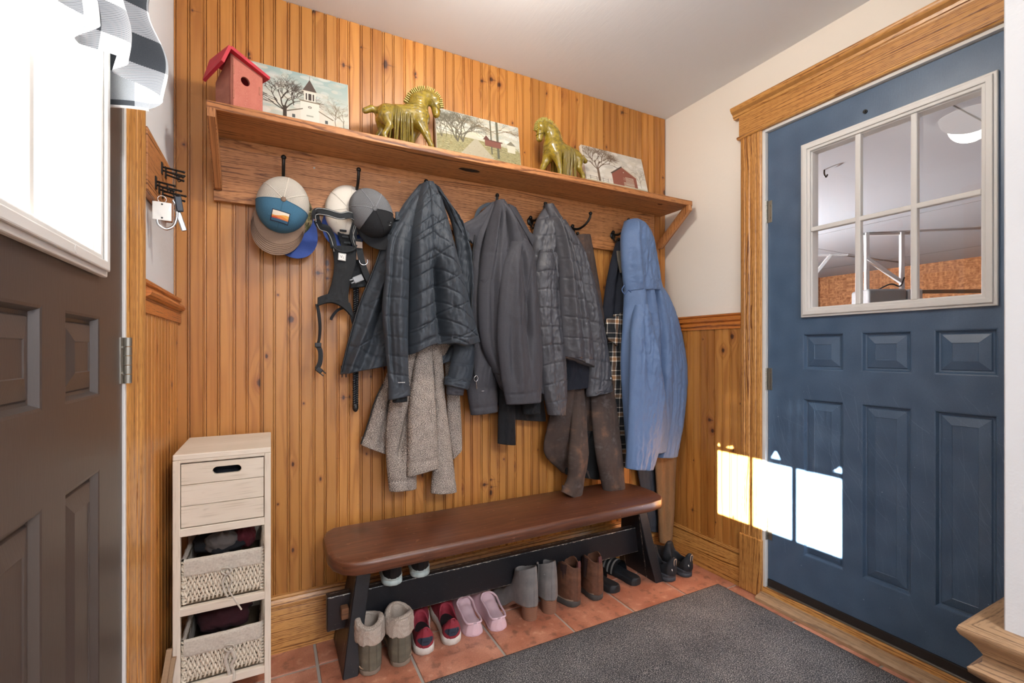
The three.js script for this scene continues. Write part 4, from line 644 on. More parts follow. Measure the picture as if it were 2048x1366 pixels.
{
  const pics = [
    ['canvas print of a white country church with a steeple among bare trees', 0.15, 0.539, 0.058, 0.02, (c, w, h) => {
      sky(c, w, h, '#a9c6cb', '#efece0'); speckle(c, w, h, 260, ['#ffffff', '#e8ecea', '#b5cfd3', '#f0e6d6'], 0, h, 60);
      reseed(31); for (const a of [1.05, 1.4, 1.75, 2.1, 2.45]) branch(c, w * 0.45, h * 0.86, a, h * 0.26, 9, 7, '#453b34');
      c.fillStyle = '#453b34'; c.fillRect(w * 0.435, h * 0.76, w * 0.03, h * 0.24);
      reseed(33); branch(c, w * 0.885, h * 0.98, 1.57, h * 0.2, 5, 7, '#8f8578'); branch(c, w * 0.885, h * 0.8, 1.4, h * 0.2, 4, 6, '#8f8578'); branch(c, w * 0.96, h, 1.57, h * 0.18, 4, 7, '#6f6248');
      const q = (pts, f) => { c.fillStyle = f; c.beginPath(); pts.forEach(([x, y], i) => (i ? c.lineTo(x * w, y * h) : c.moveTo(x * w, y * h))); c.closePath(); c.fill(); };
      q([[0.47, 1], [0.47, 0.84], [0.6, 0.74], [0.6, 1]], '#f1f0ea'); q([[0.73, 1], [0.73, 0.73], [0.86, 0.85], [0.86, 1]], '#eeede6'); q([[0.58, 1], [0.58, 0.56], [0.74, 0.56], [0.74, 1]], '#fbfaf5');
      q([[0.46, 0.85], [0.6, 0.735], [0.6, 0.755], [0.47, 0.87]], '#7b7568'); q([[0.87, 0.86], [0.735, 0.725], [0.735, 0.745], [0.86, 0.875]], '#8a7f6d'); q([[0.565, 0.56], [0.755, 0.56], [0.745, 0.585], [0.575, 0.585]], '#8d8472');
      q([[0.61, 0.56], [0.61, 0.34], [0.71, 0.34], [0.71, 0.56]], '#f6f5ef'); q([[0.6, 0.345], [0.66, 0.1], [0.72, 0.345]], '#5f5450'); q([[0.59, 0.345], [0.73, 0.345], [0.725, 0.365], [0.595, 0.365]], '#e6e2d8'); c.fillStyle = '#5b4a44'; c.fillRect(w * 0.6585, h * 0.02, w * 0.003, h * 0.1);
      for (const [x, ww] of [[0.625, 0.012], [0.648, 0.026], [0.685, 0.012]]) { c.fillStyle = '#4c4340'; c.fillRect(x * w, h * 0.4, ww * w, h * 0.14); }
      c.fillStyle = '#6a6a68'; c.beginPath(); c.arc(w * 0.66, h * 0.69, w * 0.016, 0, 7); c.fill(); c.fillStyle = '#d8d8d2'; c.beginPath(); c.arc(w * 0.66, h * 0.69, w * 0.01, 0, 7); c.fill();
      for (const x of [0.51, 0.79]) { c.fillStyle = '#5d6468'; c.fillRect(w * x, h * 0.9, w * 0.025, h * 0.07); } c.fillStyle = '#b9c2bb'; c.fillRect(w * 0.63, h * 0.86, w * 0.06, h * 0.03);
    }],
    ['canvas print of a farm lane between autumn trees with a rail fence', 0.877, 1.265, 0.06, 0.02, (c, w, h) => {
      sky(c, w, h, '#c9d3d0', '#ded9c0'); speckle(c, w, h, 240, ['#ffffff', '#bfcbca', '#e6dcc4'], 0, h * 0.5, 60);
      c.fillStyle = '#a9a57c'; c.beginPath(); c.moveTo(0, h * 0.62); c.quadraticCurveTo(w * 0.4, h * 0.5, w, h * 0.66); c.lineTo(w, h); c.lineTo(0, h); c.fill(); reseed(41); speckle(c, w, h, 900, ['#7f7f56', '#c3bd90', '#8c7a4d', '#d6cfa8', '#6b7358'], h * 0.58, h, 14);
      c.fillStyle = '#bdb8a4'; c.beginPath(); c.moveTo(w * 0.44, h * 0.56); c.lineTo(w * 0.47, h * 0.56); c.lineTo(w * 0.68, h); c.lineTo(w * 0.26, h); c.fill(); speckle(c, w * 0.6, h, 120, ['#8f8b79', '#e0dccb'], h * 0.6, h, 9);
      reseed(43); for (const [x, b, s] of [[0.24, 0.72, 12], [0.3, 0.7, 12], [0.06, 0.68, 5]]) for (const a of [1.3, 1.65, 1.9]) branch(c, w * x, h * b, a, h * 0.3, s, 7, '#6d6a5c');
      for (const [x, b, s] of [[0.64, 0.86, 14], [0.72, 0.94, 24]]) { c.fillStyle = '#6a6c5c'; c.fillRect(w * x - s / 2, 0, s, h * b); branch(c, w * x, h * 0.3, 0.5, h * 0.25, 6, 6, '#7b6a50'); branch(c, w * x, h * 0.32, 2.6, h * 0.25, 6, 6, '#7b6a50'); }
      reseed(47); for (let k = 0; k < 500; k++) { c.fillStyle = ['#b98a55', '#c99f6d', '#a5774a'][k % 3]; c.globalAlpha = 0.5; c.fillRect(w * R(0.5, 1), h * R(0, 0.42), 4, 3); } c.globalAlpha = 1;
      c.fillStyle = '#8b5a50'; c.fillRect(w * 0.56, h * 0.5, w * 0.2, h * 0.17); c.fillStyle = '#6d4640'; c.beginPath(); c.moveTo(w * 0.54, h * 0.52); c.lineTo(w * 0.58, h * 0.4); c.lineTo(w * 0.62, h * 0.5); c.lineTo(w * 0.78, h * 0.5); c.lineTo(w * 0.78, h * 0.53); c.fill();
      c.fillStyle = '#e6e3d2'; c.fillRect(w * 0.84, h * 0.52, w * 0.1, h * 0.2); c.fillStyle = '#8c8878'; c.beginPath(); c.moveTo(w * 0.83, h * 0.53); c.lineTo(w * 0.89, h * 0.42); c.lineTo(w * 0.95, h * 0.53); c.fill();
      c.strokeStyle = '#5f5b48'; c.lineWidth = 4; for (const y of [0.44, 0.5]) { c.beginPath(); c.moveTo(0, h * y); c.lineTo(w * 0.26, h * (y + 0.08)); c.stroke(); } for (let k = 0; k < 5; k++) { c.beginPath(); c.moveTo(w * k * 0.055, h * (0.4 + k * 0.02)); c.lineTo(w * k * 0.055, h * (0.64 + k * 0.01)); c.stroke(); }
      for (const y of [0.66, 0.71]) { c.beginPath(); c.moveTo(w * 0.56, h * y); c.lineTo(w * 0.82, h * (y + 0.04)); c.stroke(); }
    }],
    ['canvas print of a red barn with a painted flag beside a bare tree', 1.606, 1.99, 0.088, 0.022, (c, w, h) => {
      sky(c, w, h, '#dcd8d0', '#f0ece2'); reseed(51); speckle(c, w, h, 300, ['#ffffff', '#cbc9c4', '#e9e4d8'], 0, h, 60);
      reseed(54); for (const a of [0.9, 1.3, 1.7, 2.2]) branch(c, w * 0.2, h * 0.66, a, h * 0.28, 12, 8, '#6f5a48'); c.fillStyle = '#7a6452'; c.fillRect(w * 0.185, h * 0.6, w * 0.035, h * 0.4); reseed(58); branch(c, w * 0.9, h * 0.96, 1.57, h * 0.22, 5, 7, '#8d8378'); branch(c, w * 0.9, h * 0.78, 1.5, h * 0.2, 4, 6, '#9d9388');
      const q = (pts, f) => { c.fillStyle = f; c.beginPath(); pts.forEach(([x, y], i) => (i ? c.lineTo(x * w, y * h) : c.moveTo(x * w, y * h))); c.closePath(); c.fill(); };
      q([[0.42, 1], [0.42, 0.66], [0.62, 0.42], [0.83, 0.66], [0.83, 1]], '#a0604f'); q([[0.4, 0.67], [0.6, 0.4], [0.62, 0.42], [0.42, 0.69]], '#5d5048'); q([[0.62, 0.4], [0.85, 0.67], [0.84, 0.7], [0.61, 0.43]], '#d9cbb8');
      c.strokeStyle = 'rgba(90,48,40,.5)'; c.lineWidth = 2; for (let k = 0; k < 26; k++) { const x = w * (0.43 + k * 0.0155), y = h * (0.45 + Math.abs(k * 0.0155 - 0.19) * 1.15); c.beginPath(); c.moveTo(x, y); c.lineTo(x, h); c.stroke(); }
      c.fillStyle = '#e0d6c6'; for (let k = 0; k < 6; k++) c.fillRect(w * 0.64, h * (0.72 + k * 0.04), w * 0.14, h * 0.018); for (let k = 0; k < 4; k++) c.fillRect(w * 0.6, h * (0.88 + k * 0.035), w * 0.18, h * 0.016); c.font = '26px sans-serif'; for (let k = 0; k < 4; k++) c.fillText('*', w * (0.6 + (k % 2) * 0.02), h * (0.78 + (k >> 1) * 0.05)); c.font = '44px sans-serif'; c.fillText('*', w * 0.61, h * 0.62);
      c.strokeStyle = '#4f4a46'; c.lineWidth = 4; for (const y of [0.9, 0.95]) { c.beginPath(); c.moveTo(w * 0.05, h * y); c.lineTo(w * 0.34, h * (y + 0.015)); c.stroke(); } for (const x of [0.06, 0.16, 0.26, 0.34]) { c.beginPath(); c.moveTo(w * x, h * 0.88); c.lineTo(w * x, h); c.stroke(); }
    }],
  ];
  for (const [label, x0, x1, zb, zt, draw] of pics) {
    const w = x1 - x0, h = 0.257, t = thing('canvas_print', label, 'picture', [x0, SH.top + 0.003, zb], 0, 'canvas prints on the shelf');
    const map = canvasTex(840, 556, (c, w, h) => { c.fillStyle = '#cfcbb4'; c.fillRect(0, 0, w, h); c.save(); c.scale(1, 0.72); draw(c, w, h); c.restore(); }), tilt = -Math.asin((zb - zt) / h);
    const b = part('canvas', bx(0, w, 0, h, -0.018, 0, 0.0015), std({ color: 0xe8e2d4, roughness: 0.9 }), t); b.rotation.x = tilt;
    const p = part('print', new THREE.PlaneGeometry(w - 0.003, h - 0.003).translate(w / 2, h / 2, 0.0006), std({ map, color: 0xe0ddd6, roughness: 0.8, bumpMap: weave, bumpScale: 0.0002 }), t); p.rotation.x = tilt;
  }
}
// ---------- glazed ceramic horses ----------
{
  const glazeMap = size(tex(512, 512, (u, v) => { const n = fbm(u * 9, v * 9, 2, 5), m = N(u * 70, v * 16, 5); let c = mix3([112, 95, 20], [158, 135, 36], clamp(0.5 + n * 1.2)); c = mix3(c, [74, 62, 16], clamp(sm(0.1, 0.6, m * 0.7 - n * 0.5)) * 0.8); return c; }), 0.14);
  const glaze = phy({ map: glazeMap, roughness: 0.16, clearcoat: 0.9, clearcoatRoughness: 0.08, bumpMap: glazeMap, bumpScale: 0.0035 });
  const legs = [[[0.066, 0.12, 0.024], [0.088, 0.078, 0.026], [0.106, 0.04, 0.024], [0.112, 0.004, 0.024]], [[0.058, 0.12, -0.024], [0.04, 0.07, -0.026], [0.036, 0.03, -0.026], [0.04, 0.004, -0.026]], [[-0.062, 0.12, 0.026], [-0.05, 0.085, 0.03], [-0.07, 0.05, 0.03], [-0.058, 0.004, 0.03]], [[-0.07, 0.12, -0.024], [-0.07, 0.085, -0.028], [-0.094, 0.055, -0.028], [-0.102, 0.006, -0.028]]];
  const sdf = (x, y, z) => {
    let d = cap(x, y, z, [-0.055, 0.136, 0], [0.0, 0.139, 0], 0.041, 0.036); d = smin(d, cap(x, y, z, [0, 0.139, 0], [0.056, 0.148, 0], 0.037, 0.042), 0.03);
    d = smin(d, cap(x, y, z, [0.056, 0.162, 0], [0.062, 0.208, 0], 0.038, 0.032), 0.03); d = smin(d, cap(x, y, z, [0.062, 0.208, 0], [0.09, 0.234, 0], 0.032, 0.026), 0.02); d = smin(d, cap(x, y, z, [0.094, 0.236, 0], [0.124, 0.232, 0], 0.022, 0.02), 0.015);
    d = smin(d, cap(x, y, z, [0.124, 0.226, 0], [0.133, 0.178, 0], 0.02, 0.011), 0.012); d = smin(d, cap(x, y, z, [0.128, 0.2, 0], [0.13, 0.176, 0], 0.015, 0.0125), 0.01);
    for (const sgn of [-1, 1]) { d = smin(d, cap(x, y, z, [0.11, 0.245, sgn * 0.012], [0.117, 0.262, sgn * 0.014], 0.007, 0.002), 0.006); d = smin(d, cap(x, y, z, [0.136, 0.216, sgn * 0.014], [0.137, 0.214, sgn * 0.015], 0.005, 0.005), 0.004); }
    d = smin(d, cap(x, y, z, [-0.092, 0.146, 0], [-0.112, 0.15, 0], 0.012, 0.01), 0.012); d = smin(d, cap(x, y, z, [-0.112, 0.15, 0], [-0.134, 0.138, 0], 0.012, 0.011), 0.006);
    legs.forEach((l, i) => { const r = [0.025, 0.0135, 0.0095, 0.0125]; for (let k = 0; k < 3; k++) d = smin(d, cap(x, y, z, l[k], l[k + 1], r[k], r[k + 1]), k ? 0.006 : 0.018); });
    d += 0.0012 * Math.sin(y * 520 + 3 * N(x * 40, y * 20)) * G(x, 0.04, 0.03) * G(y, 0.18, 0.03);
    return Math.max(d, -y);
  };
  const body = nets(sdf, [-0.16, -0.006, -0.06], [0.17, 0.29, 0.06], 0.0034);
  const t = thing('horse_figurine', 'olive glazed ceramic horse striding towards the canvas print of the lane', 'figurine', [0.722, SH.top, 0.105], -0.08, 'ceramic horses on the shelf');
  part('body', body, glaze, t);
  const mane = []; for (let k = 0; k < 27; k++) { const a = k / 26, pts = [[0.02, 0.198], [0.036, 0.232], [0.062, 0.254], [0.092, 0.263], [0.122, 0.257], [0.142, 0.238], [0.15, 0.208]], i = Math.min(5, Math.floor(a * 6)), f = a * 6 - i, x = lerp(pts[i][0], pts[i + 1][0], f), y = lerp(pts[i][1], pts[i + 1][1], f), an = Math.atan2(pts[i + 1][1] - pts[i][1], pts[i + 1][0] - pts[i][0]), g = new RoundedBoxGeometry(0.0046, 0.026 * (1 - 0.45 * a * a), 0.015, 2, 0.0018); g.rotateZ(an); g.translate(x - 0.003 * Math.sin(an), y + 0.003 * Math.cos(an), 0); mane.push(g); }
  part('mane', mane, std({ color: 0xa3964c, roughness: 0.3 }), t);
  const fr = []; reseed(61); for (const sgn of [1, -1]) for (let k = 0; k < 17; k++) { const x = -0.036 + k * 0.0042, b = R(-0.012, 0.008) + (k - 8) * 0.0008; fr.push(tube([[x, 0.176, sgn * 0.012], [x + 0.001, 0.158, sgn * 0.036], [x + b * 0.3, 0.125, sgn * 0.044], [x + b * 0.7, 0.07, sgn * 0.042], [x + b, 0.018 + R(0, 0.02), sgn * 0.04]], 0.0027, 14, 6)); }
  part('saddle_fringe', fr, glaze, t);
  part('breast_collar', [tube([[0.012, 0.19, 0], [0.04, 0.182, 0.036], [0.082, 0.15, 0.034], [0.1, 0.135, 0], [0.082, 0.15, -0.034], [0.04, 0.182, -0.036]], 0.0024, 50, 6, true), tube([[0.02, 0.196, 0], [0.048, 0.19, 0.035], [0.09, 0.162, 0.03], [0.104, 0.15, 0], [0.09, 0.162, -0.03], [0.048, 0.19, -0.035]], 0.002, 50, 6, true)], glaze, t);
  part('bridle', [tube([[0.117, 0.2, 0.013], [0.128, 0.196, 0.019], [0.144, 0.19, 0.01], [0.146, 0.19, -0.01], [0.128, 0.196, -0.019], [0.117, 0.2, -0.013]], 0.0014, 30, 5, true), tube([[0.106, 0.225, 0.02], [0.118, 0.21, 0.022], [0.13, 0.196, 0.019]], 0.0014, 12, 5)], glaze, t);
  copyOf(t, 'olive glazed ceramic horse facing away from the canvas print of the barn', [1.446, SH.top, 0.108], Math.PI + 0.1);
}
// ---------- trestle bench ----------
const BT = 0.43;
{
  reseed(71);
  const topMap = size(tex(512, 1024, (u, v) => { const n = fbm(u * 5, v * 1.2, 3, 4), kd = Math.hypot((u - 0.42) * 5, (v - 0.12) * 14), ring = 0.5 + 0.5 * Math.sin(u * 150 + n * 26 + 9 * Math.exp(-kd * kd * 0.6)), p = N(u * 230, v * 22, 2), w = fbm(u * 26, v * 40, 8, 4); let c = mix3([116, 70, 46], [74, 40, 25], clamp(0.35 + 0.7 * n + 0.4 * ring)); c = mix3(c, [52, 28, 20], clamp(sm(0.05, 0.6, p) * 0.6 + 0.7 * Math.exp(-kd * kd * 8))); c = mix3(c, [176, 134, 104], clamp(sm(0.3, 0.42, w)) * 0.5); return c; }), 0.5, 1.4);
  const topMat = phy({ map: topMap, roughness: 0.38, clearcoat: 0.3, clearcoatRoughness: 0.3, bumpMap: topMap, bumpScale: 0.0008 });
  const blk = canvasTex(1024, 512, (c, w, h) => { c.fillStyle = '#15161a'; c.fillRect(0, 0, w, h); for (let k = 0; k < 900; k++) { const e = R() < 0.6; c.fillStyle = `rgba(${e ? '190,178,158' : '120,116,112'},${R(0.2, 0.8)})`; c.beginPath(); c.ellipse(e ? w * ((R() < 0.5 ? 0.44 : 0.886) + R(-0.012, 0.012)) : R(0, w), R(0, h), R(0.6, e ? 5 : 3), R(0.5, e ? 9 : 2), e ? 0 : R(0, 3), 0, 7); c.fill(); } for (let k = 0; k < 60; k++) { c.strokeStyle = `rgba(150,148,144,${R(0.1, 0.35)})`; c.lineWidth = R(0.5, 1.6); const x = R(0, w), y = R(0, h); c.beginPath(); c.moveTo(x, y); c.lineTo(x + R(-24, 24), y + R(-16, 16)); c.stroke(); } });
  blk.wrapS = blk.wrapT = THREE.RepeatWrapping; blk.repeat.set(1 / 0.26, 1 / 0.5);
  const black = phy({ map: blk, roughness: 0.42, clearcoat: 0.15 });
  const t = thing('trestle_bench', 'long dark brown wooden bench with black slanted trestle legs and a stretcher', 'bench', [0.45, 0, 0.03]);
  const out = [[0.03, 0.03], [0.004, 0.06], [-0.01, 0.11], [-0.01, 0.25], [0.0, 0.302], [0.024, 0.342], [0.06, 0.364], [0.11, 0.369], [1.26, 0.354], [1.325, 0.343], [1.366, 0.31], [1.385, 0.25], [1.388, 0.16], [1.372, 0.09], [1.33, 0.045], [1.26, 0.028], [0.09, 0.026]];
  const sp = poly(out.map(([a, b]) => [a, -b]));
  const top = plate(sp, 0.044, 0.012, 4).rotateX(-Math.PI / 2); top.deleteAttribute('normal'); top.computeVertexNormals();
  part('seat', boxUV(toCreasedNormals(top, 0.7).translate(0, BT - 0.044, 0), 'x', 0.1, 0.05), topMat, t);
  const leg = (xb, xt) => { const g = plate(poly([[-0.02, 0], [0.235, 0], [0.2, 0.16], [0.165, BT - 0.045], [0.07, BT - 0.045], [0.01, 0.12]]), 0.05, 0.003, 1); g.rotateY(-Math.PI / 2); const p = g.attributes.position; for (let i = 0; i < p.count; i++) p.setX(i, p.getX(i) + lerp(xb, xt, p.getY(i) / BT)); g.computeVertexNormals(); return boxUV(g, 'y', 0.2, 0.2); };
  const legL = part('leg', leg(0.088, 0.16), black, t);
  const legR = part('leg', leg(1.452, 1.385), black, t);
  const st = part('stretcher', bx(0.0, 1.42, 0.113, 0.232, 0.1, 0.138, 0.005, 'x', 0, 0), black, t);
  part('tusk_wedge', bx(0.043, 0.068, 0.158, 0.196, 0.13, 0.168, 0.004, 'x'), std({ map: oakWornMap, color: 0xb59a8a, roughness: 0.8 }), t);
}
// ---------- shoes ----------
const interp = (pts, t) => { for (let i = 0; i < pts.length - 1; i++) if (t <= pts[i + 1][0]) return lerp(pts[i][1], pts[i + 1][1], sm(pts[i][0], pts[i + 1][0], t)); return pts[pts.length - 1][1]; };
const footW = [[0, 0.6], [0.05, 0.74], [0.14, 0.82], [0.3, 0.78], [0.48, 0.84], [0.68, 1], [0.82, 0.96], [0.92, 0.78], [1, 0.3]];
function solePlan(len, hw, side, extra = 0) {               // outline in (x, z): heel at z = 0, toe towards -z
  const L = [], Rr = []; for (let k = 0; k <= 24; k++) { const t = k / 24, e = Math.sqrt(clamp(t / 0.07)) * Math.sqrt(clamp((1 - t) / 0.12)), w = (hw * interp(footW, t)) * Math.min(1, 0.35 + 0.65 * e) + extra, c = side * 0.006 * Math.sin(t * 3.1) - side * 0.008 * t * t; L.push([c - w, t * len]); Rr.push([c + w, t * len]); }
  const pts = [...L, ...Rr.reverse()].map(([x, z]) => new THREE.Vector2(x, z)); return new THREE.Shape(new THREE.SplineCurve(pts).getPoints(110));
}
function soleGeo(len, hw, side, y0, y1, bevel = 0.004, extra = 0) { const g = plate(solePlan(len, hw, side, extra), y1 - y0, Math.min(bevel, (y1 - y0) * 0.45), 3).rotateX(-Math.PI / 2).translate(0, y0, 0); g.deleteAttribute('normal'); g.computeVertexNormals(); return boxUV(toCreasedNormals(g, 0.9), 'z'); }
function footField(len, hw, hgt, side, y0) { return (x, y, z) => { const t = -z / len, tt = clamp(t, 0, 1), e = Math.sqrt(clamp(tt / 0.06)) * Math.sqrt(clamp((1 - tt) / 0.1)), w = hw * interp(footW, tt) * (0.3 + 0.7 * e), h = interp(hgt, tt) * (0.45 + 0.55 * Math.sqrt(clamp((1 - tt) / 0.1))), c = side * 0.006 * Math.sin(tt * 3.1) - side * 0.008 * tt * tt, q = Math.pow(Math.pow(Math.abs((x - c) / w), 2.6) + Math.pow(Math.max(0, y - y0) / h, 2.6), 1 / 2.6) - 1; return Math.max(q * Math.min(w, h), -t * len, (t - 1) * len, y0 - y); }; }
const pillar = (x, y, z, zc, rx, rz) => (Math.hypot(x / rx, (z - zc) / rz) - 1) * Math.min(rx, rz);
function pairOf(name, label, cat, build, spots) {
  const made = {}; spots.forEach(([x, z, turn, side, y = 0, pitch = 0, lab], i) => { const t = thing(name, (side < 0 ? 'left-foot ' : 'right-foot ') + label, cat, [x, y, z], turn, 'pair of ' + name.replace(/_/g, ' ') + 's'); if (pitch) t.rotation.x = pitch; build(t, side); });
}
const leather = (c1, c2, c3, seed, s = 0.15) => { const m = size(tex(256, 256, (u, v) => { const n = fbm(u * 6, v * 6, seed, 4), k = N(u * 50, v * 50, seed); let c = mix3(c1, c2, clamp(0.5 + n * 1.2)); return mix3(c, c3, clamp(sm(0.25, 0.6, n * 0.7 + k * 0.5)) * 0.6); }), s); return std({ map: m, roughness: 0.7, bumpMap: m, bumpScale: 0.0012 }); };
const knot3 = (pts, r, n = 30, closed = false) => tube(pts, r, n, 6, closed);
// boots with shearling cuffs
{
  const up = leather([92, 88, 74], [112, 106, 90], [140, 130, 112], 3), sole = std({ color: 0x8c8070, roughness: 0.8 }), welt = std({ color: 0xc4ae90, roughness: 0.8 });
  const woolMap = size(tex(256, 256, (u, v, i, j) => { const n = N(i * 0.22, j * 0.22, 3) + 0.6 * N(i * 0.5, j * 0.5, 5); return mix3([170, 152, 134], [238, 224, 208], clamp(0.6 + n)); }), 0.06), wool = std({ map: woolMap, roughness: 1, bumpMap: woolMap, bumpScale: 0.003 });
  pairOf('shearling_boot', 'grey green ankle boot with a folded beige shearling cuff', 'boot', (t, s) => {
    const foot = footField(0.25, 0.039, [[0, 0.1], [0.3, 0.1], [0.5, 0.085], [0.75, 0.062], [1, 0.05]], s, 0.022), f = (x, y, z) => { const shaft = Math.max(pillar(x, y, z, -0.052, 0.036, 0.05), y - 0.15, 0.022 - y); return smax(smin(foot(x, y, z), shaft, 0.02), -Math.max(pillar(x, y, z, -0.052, 0.03, 0.044), 0.035 - y), 0.003); };
    part('upper', nets(f, [-0.06, 0.01, -0.27], [0.06, 0.165, 0.02], 0.0042), up, t);
    const c = (x, y, z) => { const a = pillar(x, y, z, -0.052, 0.049 + 0.003 * N(x * 90, y * 90, z * 90) + (0.15 - y) * 0.03, 0.064 + 0.003 * N(z * 80, x * 80, y * 80)), top = 0.166 + 0.006 * Math.sin(Math.atan2(x, z + 0.052) * 2 + s), notch = (Math.abs(x - s * 0.01) - 0.004 * (y > 0.13 ? 1 : 0.3)) ; return smax(smax(smax(a, y - top, 0.012), 0.1 - y + 0.006 * N(x * 70, z * 70), 0.01), -pillar(x, y, z, -0.052, 0.027, 0.038), 0.008); };
    part('cuff', nets(c, [-0.07, 0.085, -0.135], [0.07, 0.18, 0.03], 0.0032), wool, t);
    part('sole', soleGeo(0.252, 0.04, s, 0, 0.024, 0.004, 0.002), sole, t); part('welt', soleGeo(0.254, 0.041, s, 0.022, 0.029, 0.003, 0.004), welt, t);
    part('heel_seam', knot3([[0, 0.03, 0.001], [0, 0.06, 0.0015], [0, 0.1, 0.0012]], 0.0018), up, t);
  }, [[0.58, 0.285, 0.04, -1], [0.675, 0.288, -0.06, 1]]);
}
// burgundy running shoes
{
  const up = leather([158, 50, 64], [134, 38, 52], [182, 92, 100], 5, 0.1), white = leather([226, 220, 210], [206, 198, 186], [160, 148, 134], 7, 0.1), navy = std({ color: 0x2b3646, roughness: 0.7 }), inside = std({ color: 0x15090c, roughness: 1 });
  const word = canvasTex(256, 64, (c, w, h) => { c.fillStyle = '#2b3646'; c.fillRect(0, 0, w, h); c.fillStyle = '#0e141c'; c.font = 'bold 52px sans-serif'; c.textAlign = 'center'; c.fillText('adidas', w / 2, 47); });
  pairOf('running_shoe', 'burgundy running shoe with a white sole and a dark navy heel patch', 'shoe', (t, s) => {
    const foot = footField(0.275, 0.04, [[0, 0.056], [0.14, 0.048], [0.34, 0.042], [0.5, 0.056], [0.7, 0.048], [1, 0.036]], s, 0.03), base = (x, y, z) => smin(foot(x, y, z), cap(x, y, z, [0, 0.05, -0.02], [0, 0.08, -0.01], 0.024, 0.012), 0.02);
    const f = (x, y, z) => { const d = base(x, y, z); return smax(d, -Math.max(pillar(x, y, z, -0.078, 0.0285, 0.066), 0.04 - y), 0.005); };
    part('upper', nets(f, [-0.06, 0.02, -0.29], [0.06, 0.12, 0.02], 0.0042), up, t);
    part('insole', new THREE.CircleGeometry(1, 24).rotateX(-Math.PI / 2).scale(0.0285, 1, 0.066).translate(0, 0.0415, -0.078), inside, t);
    const patch = (x, y, z) => smax(Math.max(base(x, y, z) - 0.002, -(base(x, y, z) + 0.0025)), Math.max(pillar(x, 0, y - 0.054, 0, 0.028, 0.0145), -z - 0.03), 0.002);
    const hp = part('heel_patch', nets(patch, [-0.045, 0.036, -0.04], [0.045, 0.088, 0.016], 0.0026), navy, t);
    part('logo', grid(16, 4, (u, v) => { const x = (u - 0.5) * 0.03, y = 0.049 + v * 0.01; let z = 0.02; for (let k = 0; k < 60 && base(x, y, z) - 0.003 > 0; k++) z -= 0.0005; return [x, y, z, u, v]; }), std({ map: word, roughness: 0.7 }), hp);
    part('pull_tab', knot3([[-0.006, 0.078, 0.0], [-0.006, 0.1, 0.004], [0.006, 0.1, 0.004], [0.006, 0.078, 0.0]], 0.0028), up, t);
    part('sole', soleGeo(0.28, 0.042, s, 0, 0.034, 0.008, 0.003), white, t);
  }, [[0.763, 0.27, -0.16, -1], [0.866, 0.262, -0.14, 1]]);
}
// pink clogs
{
  const pink = std({ color: 0xe0c0c6, roughness: 0.55 });
  pairOf('foam_clog', 'pale pink foam clog with an open heel bowl', 'clog', (t, s) => {
    const o = footField(0.27, 0.045, [[0, 0.05], [0.25, 0.047], [0.45, 0.058], [0.62, 0.075], [0.8, 0.068], [1, 0.045]], s, 0.0), f = (x, y, z) => { const i = Math.max(o(x, y, z) + 0.0085, 0.026 - y), open = Math.max(o(x, 0.004, z) + 0.0075, 0.027 - y, -(z + 0.15)); return smax(smax(o(x, y, z), -i, 0.002), -open, 0.006); };
    part('shell', nets(f, [-0.065, -0.004, -0.285], [0.065, 0.09, 0.015], 0.0034), pink, t);
    const side = (k) => Array.from({ length: 12 }, (_, q) => { const tt = q / 11 * 0.5, e = Math.sqrt(clamp(tt / 0.06)), w = 0.045 * interp(footW, tt) * (0.3 + 0.7 * e) - 0.0045, c = s * 0.006 * Math.sin(tt * 3.1) - s * 0.008 * tt * tt; return [c + k * w * 0.97, 0.0465 + 0.016 * (tt / 0.5) ** 2, -tt * 0.27 - (tt < 0.02 ? 0.004 : 0)]; });
    const sl = side(-1), sr = side(1); part('rim', knot3([...sl.slice(1).reverse(), ...sr.slice(1), [sr[11][0] * 0.6, 0.0735, -0.15], [0, 0.0775, -0.153], [sl[11][0] * 0.6, 0.0735, -0.15]], 0.0042, 90, true), pink, t);
    part('outsole', soleGeo(0.272, 0.046, s, 0, 0.01, 0.003, 0.001), std({ color: 0xd8b4bc, roughness: 0.7 }), t);
  }, [[0.962, 0.25, -0.1, -1], [1.056, 0.262, -0.08, 1]]);
}
